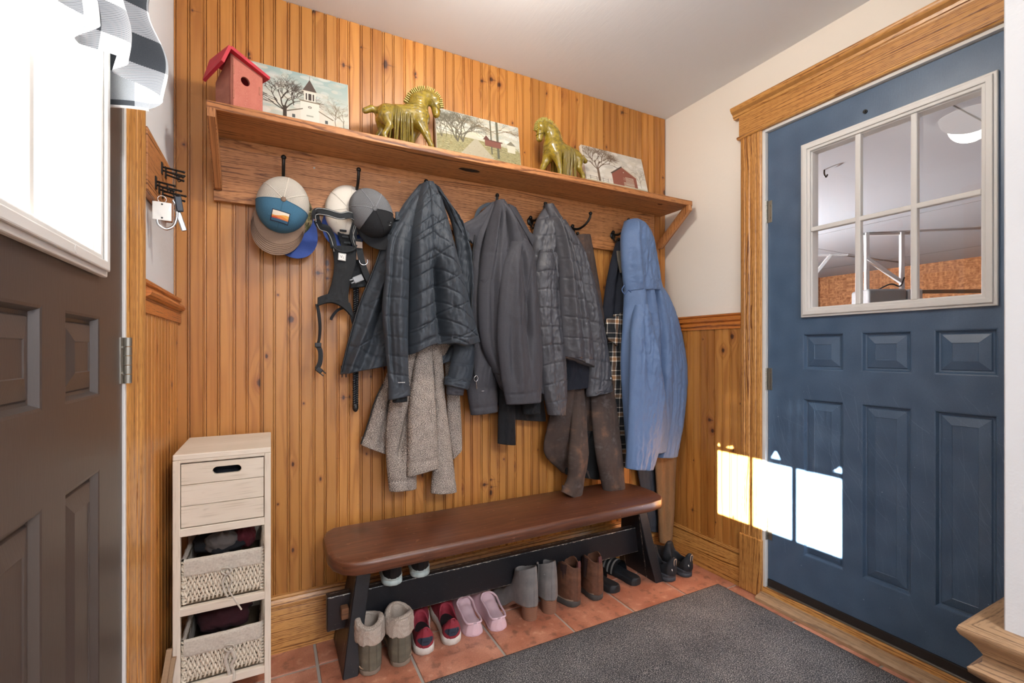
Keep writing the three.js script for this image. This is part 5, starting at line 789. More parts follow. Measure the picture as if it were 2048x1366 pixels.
// grey heeled ankle boots
{
  const up = leather([128, 124, 120], [108, 104, 102], [150, 146, 142], 9), stack = size(tex(64, 256, (u, v) => { const r = 0.5 + 0.5 * Math.sin(v * 120 + N(u * 4, v * 9)); return mix3([150, 108, 84], [112, 76, 58], r); }), 0.06), heel = std({ map: stack, roughness: 0.7 });
  pairOf('heeled_ankle_boot', 'grey leather ankle boot with a stacked brown block heel', 'boot', (t, s) => {
    t.scale.set(1.08, 1.27, 1.08);
    const foot = footField(0.235, 0.034, [[0, 0.09], [0.3, 0.085], [0.5, 0.07], [0.75, 0.045], [1, 0.03]], s, 0), drop = (z) => 0.042 * sm(-0.15, -0.06, z);
    const f = (x, y, z) => { const yy = y - drop(z) - 0.008, shaft = Math.max(pillar(x, y, z, -0.046 - (y - 0.08) * 0.05, 0.0335, 0.043), y - 0.152 - 0.01 * Math.sin((z + 0.046) * 40), 0.05 - y); return smax(smin(foot(x, yy, z), shaft, 0.02), -Math.max(pillar(x, y, z, -0.048, 0.0285, 0.038), 0.06 - y), 0.003); };
    part('upper', nets(f, [-0.05, 0.0, -0.25], [0.05, 0.17, 0.015], 0.0038), up, t);
    const sg = (x, y, z) => smax(Math.abs(y - drop(z) - 0.005) - 0.006, foot(x, 0.004, z) - 0.003, 0.002); part('sole', nets(sg, [-0.05, -0.006, -0.25], [0.05, 0.07, 0.015], 0.0034), heel, t);
    const hp = solePlan(0.235, 0.034, s); const hb = grid(28, 8, (u, v) => { const a = u * 6.283, k = lerp(0.88, 1, v), x = Math.sin(a) * 0.031 * k, z = -0.03 + Math.cos(a) * 0.031 * (1 - 0.05 * (1 - v)); return [x, v * 0.046, Math.max(z, -0.056), u * 0.2, v * 0.046]; }, true);
    part('heel_block', [hb, new THREE.CircleGeometry(0.027, 24).rotateX(Math.PI / 2).translate(0, 0.0006, -0.03)], heel, t);
    part('seam', [knot3([[0.0335, 0.15, -0.05], [0.0345, 0.1, -0.05], [0.033, 0.06, -0.06]], 0.0014), knot3([[-0.0335, 0.15, -0.05], [-0.0345, 0.1, -0.05], [-0.033, 0.06, -0.06]], 0.0014), knot3([[-0.03, 0.126, -0.02], [0, 0.126, -0.0008], [0.03, 0.126, -0.02]], 0.0014)], up, t);
    part('back_tab', bx(-0.007, 0.007, 0.132, 0.15, -0.006, -0.001, 0.002), heel, t);
  }, [[1.213, 0.262, 0.32, -1], [1.3, 0.258, 0.08, 1]]);
}
// brown chelsea boots
{
  const up = leather([112, 74, 52], [84, 52, 36], [150, 110, 82], 11), sole = std({ color: 0x4a4642, roughness: 0.85 }), elastic = std({ color: 0x3a2420, roughness: 1 }), lin = std({ color: 0x5a3432, roughness: 0.9 });
  pairOf('chelsea_boot', 'scuffed brown leather ankle boot with elastic sides and pull loops', 'boot', (t, s) => {
    t.scale.set(1.05, 1.15, 1.05);
    const foot = footField(0.25, 0.037, [[0, 0.1], [0.3, 0.095], [0.5, 0.08], [0.75, 0.055], [1, 0.042]], s, 0.022), f = (x, y, z) => { const shaft = Math.max(pillar(x, y, z, -0.05, 0.035, 0.046), y - 0.148 + 0.012 * Math.cos(Math.atan2(x, z + 0.05) * 2), 0.03 - y); return smax(smin(foot(x, y, z), shaft, 0.02) + 0.0012 * N(x * 60, y * 90, z * 60), -Math.max(pillar(x, y, z, -0.05, 0.03, 0.041), 0.04 - y), 0.003); };
    part('upper', nets(f, [-0.055, 0.012, -0.265], [0.055, 0.17, 0.015], 0.004), up, t);
    for (const k of [-1, 1]) part('elastic', grid(8, 16, (u, v) => { const z = -0.05 + (u - 0.5) * 0.036 * (0.4 + 0.6 * v), y = 0.075 + v * 0.075; return [k * (0.0362 * Math.sqrt(Math.max(0, 1 - ((z + 0.05) / 0.047) ** 2)) + 0.0006 + 0.0005 * Math.sin(u * 40)), y, z]; }), elastic, t);
    for (const [z0, d] of [[-0.004, 1], [-0.097, -1]]) part('pull_loop', grid(6, 14, (u, v) => { const a = v * Math.PI; return [(u - 0.5) * 0.016, 0.14 + Math.sin(a) * 0.024, z0 + d * (0.004 - Math.cos(a) * 0.004)]; }), lin, t);
    part('sole', soleGeo(0.254, 0.038, s, 0, 0.026, 0.005, 0.003), sole, t); part('welt', soleGeo(0.255, 0.038, s, 0.023, 0.029, 0.002, 0.0045), std({ color: 0x8a7a68, roughness: 0.8 }), t);
    part('heel_strip', knot3([[0, 0.03, 0.0006], [0, 0.08, 0.0012], [0, 0.14, -0.0038]], 0.0026), up, t);
  }, [[1.425, 0.258, 0.3, -1], [1.532, 0.262, 0.05, 1]]);
}
// black slides
{
  const blk = std({ color: 0x1b1d20, roughness: 0.6 }), bed = std({ color: 0x24282d, roughness: 0.75, bumpMap: weave, bumpScale: 0.0006 });
  pairOf('slide_sandal', 'black rubber slide sandal with a broad strap under the bench', 'sandal', (t, s) => {
    const o = footField(0.265, 0.044, [[0, 0.034], [0.5, 0.03], [1, 0.03]], s, 0), f = (x, y, z) => smax(Math.max(o(x, y * 0.9, z), y - 0.034), -Math.max(o(x, 0.004, z) + 0.006, 0.024 - y), 0.002);
    part('sole', nets(f, [-0.06, -0.004, -0.28], [0.06, 0.05, 0.015], 0.0036), blk, t);
    part('footbed', soleGeo(0.255, 0.039, s, 0.018, 0.0255, 0.002).translate(0, 0, -0.005), bed, t);
    part('strap', [grid(24, 10, (u, v) => { const a = u * Math.PI, z = -0.11 - v * 0.095; return [-Math.cos(a) * (0.045 - 0.003 * v), 0.014 + Math.sin(a) * (0.06 - 0.012 * v), z]; }), grid(24, 10, (u, v) => { const a = u * Math.PI, z = -0.11 - v * 0.095; return [-Math.cos(a) * (0.041 - 0.003 * v), 0.014 + Math.sin(a) * (0.055 - 0.012 * v), z]; })], blk, t);
    part('stripe', [0, 1, 2].map((k) => grid(24, 2, (u, v) => { const a = u * Math.PI, z = -0.122 - k * 0.026 - v * 0.01; return [-Math.cos(a) * (0.0455 - 0.003 * (k * 0.027 + 0.01) / 0.095), 0.0146 + Math.sin(a) * (0.0606 - 0.012 * (k * 0.026 + 0.012) / 0.095), z]; })), std({ color: 0x8a8a86, roughness: 0.6 }), t);
  }, [[1.64, 0.25, 0.1, -1], [1.768, 0.242, 0.12, 1]]);
}
// black trainers with three slanted bars on the heel
function trainer(t, s, up, soleM, trim, logo, lin) {
  const foot = footField(0.27, 0.039, [[0, 0.07], [0.16, 0.06], [0.34, 0.064], [0.46, 0.074], [0.7, 0.054], [1, 0.036]], s, 0.03);
  const f = (x, y, z) => { let d = foot(x, y, z); d = smin(d, cap(x * 0.6, y, z, [0, 0.06, -0.128], [0, 0.12, -0.118], 0.02, 0.0125), 0.016); d = smin(d, cap(x, y, z, [0, 0.05, -0.018], [0, 0.094, -0.008], 0.023, 0.011), 0.02); return smax(d, -Math.max(pillar(x, y, z, -0.058, 0.026, 0.045 - 0.06 * (y - 0.08)), 0.04 - y), 0.005); };
  part('upper', nets(f, [-0.055, 0.02, -0.285], [0.055, 0.15, 0.02], 0.0042), up, t);
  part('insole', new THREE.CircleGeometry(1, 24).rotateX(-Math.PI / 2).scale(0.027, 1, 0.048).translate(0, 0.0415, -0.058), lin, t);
  part('sole', [soleGeo(0.278, 0.042, s, 0, 0.02, 0.006, 0.002), soleGeo(0.276, 0.041, s, 0.018, 0.036, 0.007, 0.0025)], soleM, t);
  part('pull_loop', knot3([[-0.006, 0.07, 0.003], [-0.006, 0.105, 0.007], [0.006, 0.105, 0.007], [0.006, 0.07, 0.003]], 0.0024), trim, t);
  if (logo) part('heel_bars', [0, 1, 2].map((k) => { const g = bx(-0.0022, 0.0022, 0, 0.006 + k * 0.006, -0.001, 0.0016, 0.0004); g.rotateZ(0.5); g.translate(0.009 - k * 0.009, 0.047, 0.0028 - 0.001 * k); return g; }), logo, t);
}
{
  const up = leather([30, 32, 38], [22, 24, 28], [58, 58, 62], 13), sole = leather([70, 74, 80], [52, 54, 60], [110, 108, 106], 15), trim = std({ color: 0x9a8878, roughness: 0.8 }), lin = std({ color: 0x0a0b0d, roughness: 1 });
  pairOf('black_trainer', 'black running trainer with a grey sole and three white heel bars', 'shoe', (t, s) => { trainer(t, s, up, sole, trim, M.whiteInk, lin); }, [[1.938, 0.292, 0.1, -1], [2.04, 0.296, 0.12, 1]]);
  const up2 = leather([26, 26, 28], [18, 18, 20], [50, 48, 48], 17), mint = leather([206, 218, 214], [184, 200, 196], [150, 160, 156], 19);
  pairOf('mint_sole_trainer', 'black trainer with a pale mint sole resting on the bench stretcher', 'shoe', (t, s) => { trainer(t, s, up2, mint, up2, null, lin); }, [[0.668, 0.2, -0.12, -1, 0.234], [0.772, 0.185, -0.1, 1, 0.234]]);
}
// ---------- floor mat ----------
{
  const speck = size(tex(512, 512, (u, v, i, j) => { const n = N(i * 0.5, j * 0.5, 2) + 0.7 * N(i * 0.85, j * 0.85, 9), d = fbm(u * 3, v * 3, 4, 3); const k = clamp(0.42 + n * 1.0 + d * 0.3); return mix3([40, 41, 45], [190, 184, 178], k * k * 1.1); }), 0.7);
  const t = thing('floor_mat', 'dark grey speckled loop pile entrance mat on the tile floor', 'mat', [0, 0, 0]);
  const z0 = 0.402, x1 = 2.098;
  part('rubber_backing', bx(0.62, x1, 0.0008, 0.004, z0, 1.39, 0.001), M.rubber, t);
  const g = grid(150, 100, (u, v) => { const x = lerp(0.623, x1 - 0.003, u), z = lerp(1.387, z0 + 0.003, v), e = Math.min(1, Math.min(u, 1 - u) * 60, Math.min(v, 1 - v) * 50); return [x, 0.004 + e * (0.006 + 0.0012 * N(x * 60, z * 60) + 0.001 * N(x * 5, z * 5, 3)), z, x, z]; });
  part('pile', flip(g), std({ map: speck, roughness: 1, bumpMap: speck, bumpScale: 0.004 }), t);
  g.computeVertexNormals();
}
// ---------- caps, harness and leash on the first two hooks ----------
function capHat(name, label, [px, py, z], o) {
  const c = P(px, py, z), t = thing(name, label, 'cap', c.toArray(), 0); t.rotation.set(o.tilt ?? 0, o.yaw ?? 0, o.turn);
  const { a, b, h } = o, S = o.split ?? 0.28;
  const crown = (f0, f1, n, k = 0) => grid(n, 26, (u, v) => { const f = lerp(f0, f1, u), th = v * Math.PI / 2, r = Math.pow(Math.sin(th), 0.86), dent = o.dent ? o.dent(f, v) : 0; return [a * r * Math.cos(f), b * r * Math.sin(f), h * Math.pow(Math.cos(th), 0.8) + 0.002 + k + dent, f * 0.09, v * 0.12]; });
  part('front_panel', crown(-Math.PI + S, -S, 40, 0.0006), o.front, t);
  part('mesh_panel', crown(-S, Math.PI + S, 56), o.mesh, t);
  for (const f of [-Math.PI + S, -S, -Math.PI / 2, Math.PI / 2, 0.55, Math.PI - 0.55]) part('seam', tube(Array.from({ length: 9 }, (_, k) => { const th = 0.05 + k / 8 * 1.5, r = Math.pow(Math.sin(th), 0.86); return [a * r * Math.cos(f), b * r * Math.sin(f), h * Math.pow(Math.cos(th), 0.8) + 0.0028 + (o.dent ? o.dent(f, th / 1.571) : 0)]; }), 0.0011, 24, 5), Math.sin(f) < -0.05 ? o.front : o.seam ?? o.mesh, t);
  const brim = (dz) => grid(44, 14, (u, v) => { const f = lerp(-Math.PI + 0.3, -0.3, u), w = Math.sin(u * Math.PI), e = Math.pow(w, 0.4) * o.brimLen; return [a * Math.cos(f) * (1 + 0.2 * v * Math.pow(w, 0.4)) , b * Math.sin(f) - v * e, 0.002 + dz + v * (0.022 * w - 0.004) - 0.006 * v * (1 - w), u * 0.2, v * 0.09]; });
  const br = part('brim', [brim(0.0025), brim(-0.0015)], o.brim, t);
  if (o.stitch) for (let k = 0; k < 6; k++) part('stitching', tube(Array.from({ length: 17 }, (_, i) => { const u = 0.06 + i / 16 * 0.88, f = lerp(-Math.PI + 0.3, -0.3, u), w = Math.sin(u * Math.PI), e = Math.pow(w, 0.4) * o.brimLen, v = 0.94 - k * 0.085; return [a * Math.cos(f) * (1 + 0.2 * v * Math.pow(w, 0.4)), b * Math.sin(f) - v * e, 0.0052 + v * (0.022 * w - 0.004) - 0.006 * v * (1 - w)]; }), 0.0006, 40, 4), o.stitch, br);
  part('button', ball(0, 0, h + 0.0028, 0.0085, 1, 1, 0.45), o.button, t);
  for (const f of [-Math.PI / 2 - 0.55, -Math.PI / 2 + 0.55]) { const th = 0.72, r = Math.pow(Math.sin(th), 0.86); part('eyelet', new THREE.TorusGeometry(0.0028, 0.0009, 6, 14).translate(a * r * Math.cos(f), b * r * Math.sin(f), h * Math.pow(Math.cos(th), 0.8) + 0.0034), o.front, t); }
  return t;
}
{
  const mesh = (c1, c2, s) => { const m = tiled(size(tex(128, 128, (u, v, i, j) => { const k = (i % 8 < 3 || j % 8 < 3) ? 1 : 0; return mix3(c1, c2, k * (0.85 + 0.15 * N(i * 0.4, j * 0.4))); }), s)); return std({ map: m, roughness: 0.9, bumpMap: m, bumpScale: 0.001 }); };
  const cloth2 = (c1, c2, seed) => std({ map: twillMap(c1, c2, 0.035, seed), roughness: 0.95, bumpMap: weave, bumpScale: 0.0003 });
  const camo = std({ map: size(tex(256, 256, (u, v) => { const n = fbm(u * 5, v * 5, 2, 3), m = fbm(u * 5, v * 5, 9, 3); return n > 0.12 ? [70, 76, 44] : m > 0.1 ? [58, 44, 30] : n < -0.15 ? [150, 136, 100] : [104, 100, 70]; }), 0.16), roughness: 0.95 });
  const blue = cloth2([44, 66, 130], [66, 92, 164], 12);
  capHat('baseball_cap', 'cap with a bright blue brim, tucked behind the teal mesh cap', [578, 424, 0.034], { turn: 0.22, a: 0.078, b: 0.088, h: 0.036, front: camo, mesh: camo, brim: blue, button: camo, brimLen: 0.08 });
  const teal = cloth2([52, 98, 126], [82, 130, 158], 14), brown = cloth2([118, 96, 80], [150, 126, 108], 15), cream = mesh([150, 144, 134], [222, 216, 204], 0.05);
  const t = capHat('mesh_cap', 'trucker cap with teal front, brown brim, cream mesh and a sunset patch', [566, 412, 0.062], { turn: -0.2, split: 0.12, a: 0.083, b: 0.096, h: 0.078, front: teal, mesh: cream, brim: brown, button: brown, brimLen: 0.082, stitch: std({ color: 0x5d4a3e, roughness: 1 }), seam: std({ color: 0xe2dccf, roughness: 0.9 }) });
  const pm = canvasTex(256, 160, (c, w, h) => { c.fillStyle = '#2a3446'; c.fillRect(0, 0, w, h); c.save(); c.beginPath(); c.rect(12, 12, w - 24, h - 24); c.clip(); c.fillStyle = '#f0e6d2'; c.fillRect(0, 0, w, h); const wave = (y, a, f, p) => { c.fillStyle = f; c.beginPath(); c.moveTo(0, h); for (let x = 0; x <= w; x += 8) c.lineTo(x, y + a * Math.sin(x * 0.02 + p)); c.lineTo(w, h); c.fill(); }; wave(62, 16, '#f0b45a', 0.5); wave(84, 14, '#e8914a', 2.2); wave(104, 9, '#d2533a', 3.6); c.fillStyle = '#3f6c8c'; c.fillRect(0, h - 44, w, 44); c.fillStyle = '#e8dccb'; c.font = 'bold 15px sans-serif'; c.textAlign = 'center'; c.fillText('• • • • • • • •', w / 2, h - 48); c.restore(); });
  const pg = grid(12, 8, (u, v) => { const x = (u - 0.5) * 0.055 + 0.002, y = -0.058 + (v - 0.5) * 0.036, r = Math.min(0.98, Math.hypot(x / 0.083, y / 0.098)), th = Math.asin(Math.pow(r, 1 / 0.86)); return [x, y, 0.082 * Math.pow(Math.cos(th), 0.8) + 0.0055, u, v]; });
  part('patch', pg, std({ map: pm, roughness: 0.8 }), t);
  const white = cloth2([216, 210, 198], [236, 231, 220], 16), navyB = cloth2([22, 24, 30], [36, 40, 50], 17);
  capHat('white_cap', 'white cap with a dark brim hanging behind the dog harness', [694, 424, 0.034], { turn: -0.15, a: 0.078, b: 0.098, h: 0.045, front: white, mesh: white, brim: blue, button: white, brimLen: 0.05 });
  const blackC = cloth2([20, 21, 24], [38, 40, 44], 18), greyM = mesh([48, 50, 54], [146, 148, 151], 0.05);
  const bc = capHat('black_mesh_cap', 'black cap with grey mesh back hung over the dog harness', [742, 428, 0.085], { turn: 0.5, a: 0.075, b: 0.092, h: 0.07, split: 0.42, front: blackC, mesh: greyM, brim: blackC, button: greyM, brimLen: 0.05, dent: (f, v) => -0.012 * G(f, 1.9, 0.8) * G(v, 0.5, 0.25), seam: std({ color: 0x909296, roughness: 0.9 }) });
  part('emblem', [new THREE.TorusGeometry(0.007, 0.0011, 6, 20, 5).translate(0.03, -0.062, 0.05), new THREE.TorusGeometry(0.0035, 0.001, 6, 16, 4.4).translate(0.03, -0.062, 0.05)], std({ color: 0xaab0b4, roughness: 0.5 }), bc);
}
{
  const netMap = tiled(size(tex(128, 128, (u, v, i, j) => { const k = (i + j) % 6 < 2 || (i - j + 600) % 6 < 2; return k ? [22, 24, 27] : [48, 51, 54]; }), 0.03)), net = std({ map: netMap, roughness: 0.95, bumpMap: netMap, bumpScale: 0.001 }), web = std({ color: 0x24282c, roughness: 0.85, bumpMap: weave, bumpScale: 0.0005 }), pipe = std({ color: 0xa8aaa8, roughness: 0.6 });
  const t = thing('dog_harness', 'black mesh dog harness with grey piping and a white letter patch', 'harness');
  part('chest_plate', cloth({ L: [[664, 492], [668, 530], [664, 560], [655, 588], [643, 604], [634, 612]], R: [[713, 494], [711, 530], [702, 560], [697, 590], [699, 612], [705, 634]], z: 0.075, front: 0.014, back: 0.008, nu: 50, nv: 70, wr: 0.6, seed: 91, hemv: (u) => 0.03 * Math.sin(Math.PI * u) }), net, t);
  const loop = [[632, 438, 0.12], [632, 424, 0.13], [650, 424, 0.14], [680, 432, 0.14], [700, 430, 0.12], [712, 440, 0.09], [706, 470, 0.075], [712, 492, 0.075]], inner = [[633, 440, 0.11], [640, 452, 0.1], [655, 458, 0.09], [664, 476, 0.085], [668, 496, 0.085]];
  part('neck_strap', strap(loop, 0.024, 0.007), web, t); part('neck_strap', strap(inner, 0.022, 0.007), web, t);
  for (const d of [-4.5, 4.5]) part('piping', tube(loop.map(([a, b, z]) => P(a, b + d * 1.3, z + 0.005)), 0.0013, 60, 5), pipe, t);
  part('piping', tube(inner.map(([a, b, z]) => P(a, b + 7, z + 0.005)), 0.0013, 40, 5), pipe, t);
  part('collar_rim', tube([[664, 492], [676, 501], [692, 504], [708, 499], [713, 490]].map(([a, b]) => P(a, b, 0.092)), 0.004, 30, 6), web, t);
  part('back_plate', cloth({ L: [[672, 440], [676, 470], [684, 498]], R: [[704, 440], [704, 470], [702, 498]], z: 0.055, front: 0.012, back: 0.008, nu: 24, nv: 30, seed: 92 }), net, t);
  for (const [x, y] of [[686, 462], [690, 474], [694, 486]]) part('webbing_loop', bx(-0.012, 0.012, -0.004, 0.004, 0, 0.006, 0.002).translate(...P(x, y, 0.07).toArray()), web, t);
  const pt = canvasTex(128, 128, (c, w, h) => { c.fillStyle = '#e4e4e0'; c.fillRect(0, 0, w, h); c.strokeStyle = '#77797b'; c.lineWidth = 5; c.strokeRect(6, 6, w - 12, h - 12); c.fillStyle = '#1c1e20'; c.font = '68px sans-serif'; c.textAlign = 'center'; c.fillText('V', 50, 84); c.font = '52px sans-serif'; c.fillText('L', 88, 92); });
  const pp = part('patch', bx(-0.0135, 0.0135, -0.0135, 0.0135, 0, 0.003, 0.002), pipe, t, P(684, 514, 0.0895).toArray()); const pl = part('patch_print', new THREE.PlaneGeometry(0.025, 0.025), std({ map: pt, roughness: 0.7 }), pp, [0, 0, 0.0032]); pp.rotation.z = -0.08;
  part('side_panel', cloth({ L: [[704, 520], [700, 550], [700, 576]], R: [[728, 520], [738, 550], [740, 572]], z: 0.05, front: 0.012, back: 0.008, nu: 24, nv: 30, seed: 93 }), web, t);
  part('strap', strap([[716, 478, 0.08], [720, 505, 0.085], [726, 530, 0.08], [734, 552, 0.075], [742, 566, 0.07]], 0.022, 0.004), web, t);
  part('tag', bx(-0.012, 0.012, -0.012, 0.012, 0, 0.003, 0.002).translate(...P(718, 490, 0.09).toArray()), std({ color: 0x83746a, roughness: 0.7 }), t);
  part('metal_ring', new THREE.TorusGeometry(0.0145, 0.0018, 8, 26, 3.6).rotateZ(-1.9 - 1.57 + 0.3).translate(...P(727, 522, 0.092).toArray()), M.chrome, t);
  const bk = part('buckle', [bx(-0.018, 0.018, -0.012, 0.012, 0, 0.008, 0.003), bx(-0.03, -0.016, -0.008, -0.003, 0.001, 0.007, 0.002), bx(-0.03, -0.016, 0.003, 0.008, 0.001, 0.007, 0.002)], std({ color: 0x8c9094, roughness: 0.4 }), t, P(716, 558, 0.085).toArray()); bk.rotation.z = 0.45;
  part('strap', strap([[634, 608, 0.075], [638, 630, 0.07], [640, 655, 0.06], [638, 680, 0.055], [634, 692, 0.055]], 0.011, 0.003, 0.06, (s) => s * 1.2), web, t);
  part('strap', strap([[634, 690, 0.055], [640, 700, 0.058], [640, 725, 0.055], [634, 738, 0.052]], 0.016, 0.004), web, t);
  part('slider', bx(-0.011, 0.011, -0.008, 0.008, 0, 0.007, 0.002), M.blackPlastic, t, P(636, 690, 0.055).toArray());
  const b2 = part('buckle', [bx(-0.012, 0.012, -0.009, 0.009, 0, 0.008, 0.003), bx(0.01, 0.026, -0.008, -0.004, 0.001, 0.007, 0.0015), bx(0.01, 0.026, 0.004, 0.008, 0.001, 0.007, 0.0015)], M.blackPlastic, t, P(638, 740, 0.05).toArray()); b2.rotation.z = -0.75;
  part('strap', strap([[700, 628, 0.07], [690, 616, 0.06], [676, 620, 0.05], [664, 634, 0.045], [662, 640, 0.045]], 0.01, 0.003), web, t);
  part('strap', strap([[696, 606, 0.06], [706, 640, 0.05], [716, 680, 0.045], [712, 700, 0.04]], 0.014, 0.003), web, t);
  part('buckle', [bx(-0.01, 0.01, -0.006, 0.006, 0, 0.008, 0.002), bx(-0.009, -0.005, -0.02, -0.005, 0.001, 0.007, 0.0015), bx(0.005, 0.009, -0.02, -0.005, 0.001, 0.007, 0.0015)], M.blackPlastic, t, P(688, 744, 0.05).toArray());
}
{
  const t = thing('braided_leash', 'black braided rope leash hanging down behind the puffer jacket', 'leash'), a = P(712, 560, 0.035), b = P(711, 812, 0.05), h = P(712, 384, 0.035), n = 170;
  const pts = (ph, w) => Array.from({ length: n }, (_, k) => { const s = k / (n - 1), p = a.clone().lerp(b, s), q = s * 118 + ph; return [p.x + w * Math.sin(q) * 0.0075, p.y, p.z + w * Math.sin(2 * q) * 0.004]; });
  for (const ph of [0, 2.094, 4.189]) part('strand', tube(pts(ph, 1), 0.0038, 420, 6), std({ color: 0x1d2025, roughness: 0.35 }), t);
  part('handle', tube([h, P(706, 450, 0.032), a], 0.006, 20, 8), M.blackPlastic, t);
  part('end_cap', [ball(b.x, b.y - 0.006, b.z, 0.011, 1, 1.5, 0.9)], M.blackPlastic, t);
}
// ---------- key rack on the left wall ----------
{
  const t = thing('key_rack', 'small oak board with black double prongs on the left wall', 'key rack', [0.001, 1.455, 0.46], Math.PI / 2);     // local x towards the back wall
  part('board', bx(0, 0.325, 0, 0.155, 0, 0.018, 0.002, 'x'), M.oakShelf, t);
  part('edge_bevel', prof([[0, 0.155], [0.012, 0.155], [0.006, 0.161], [0, 0.161]], 0.325, 'x'), M.oakShelf, t);
  const pr = (x, y, l) => part('prong', [bx(x - 0.007, x + 0.007, y - 0.02, y + 0.012, 0.017, 0.021, 0.001), cyl([x, y, 0.018], [x, y - 0.006, l], 0.0026), cyl([x, y - 0.009, 0.02], [x, y - 0.02, l * 0.96], 0.0026), ball(x, y - 0.006, l, 0.0034), ball(x, y - 0.02, l * 0.96, 0.0034), tube([[x, y - 0.006, l * 0.75], [x, y - 0.024, l * 0.78], [x, y - 0.02, l * 0.9]], 0.0016, 10, 5)], M.blackIron, t);
  pr(0.16, 0.113, 0.068); pr(0.21, 0.118, 0.062); pr(0.085, 0.05, 0.058); pr(0.125, 0.05, 0.066); pr(0.17, 0.05, 0.07);
  // keys: card holder and carabiner
  const card = thing('key_card', 'clear white card holder on a ring hanging from the key rack', 'card holder', P(324, 404, 0.372).toArray(), 0.15);
  part('card', bx(-0.02, 0.02, -0.047, 0, -0.0012, 0.0012, 0.001), phy({ color: 0xe9e8e2, roughness: 0.25, clearcoat: 0.6 }), card); part('ring', new THREE.TorusGeometry(0.009, 0.0009, 6, 24).translate(0, 0.007, 0), M.chrome, card);
  for (const y of [-0.006, -0.041]) part('rivet', cyl([0, y, 0], [0, y, 0.002], 0.0022), M.blackIron, card);
  const cb = thing('carabiner', 'steel carabiner with a folded knife hanging from the key rack', 'carabiner', P(346, 410, 0.36).toArray(), 0.3);
  part('hook_ring', tube([[0, 0.012, 0], [0.006, 0, 0], [0.008, -0.03, 0], [0.0, -0.056, 0], [-0.016, -0.066, 0], [-0.03, -0.058, 0], [-0.034, -0.04, 0]], 0.0036, 50, 8), M.chrome, cb);
  part('fob', [new RoundedBoxGeometry(0.016, 0.04, 0.008, 3, 0.003).rotateZ(0.15).translate(0.012, 0.004, 0.004)], std({ color: 0x2c3440, roughness: 0.4 }), cb);
  part('knife', [new RoundedBoxGeometry(0.013, 0.06, 0.007, 3, 0.003).rotateZ(0.3).translate(0.017, -0.035, -0.004)], M.chrome, cb);
}
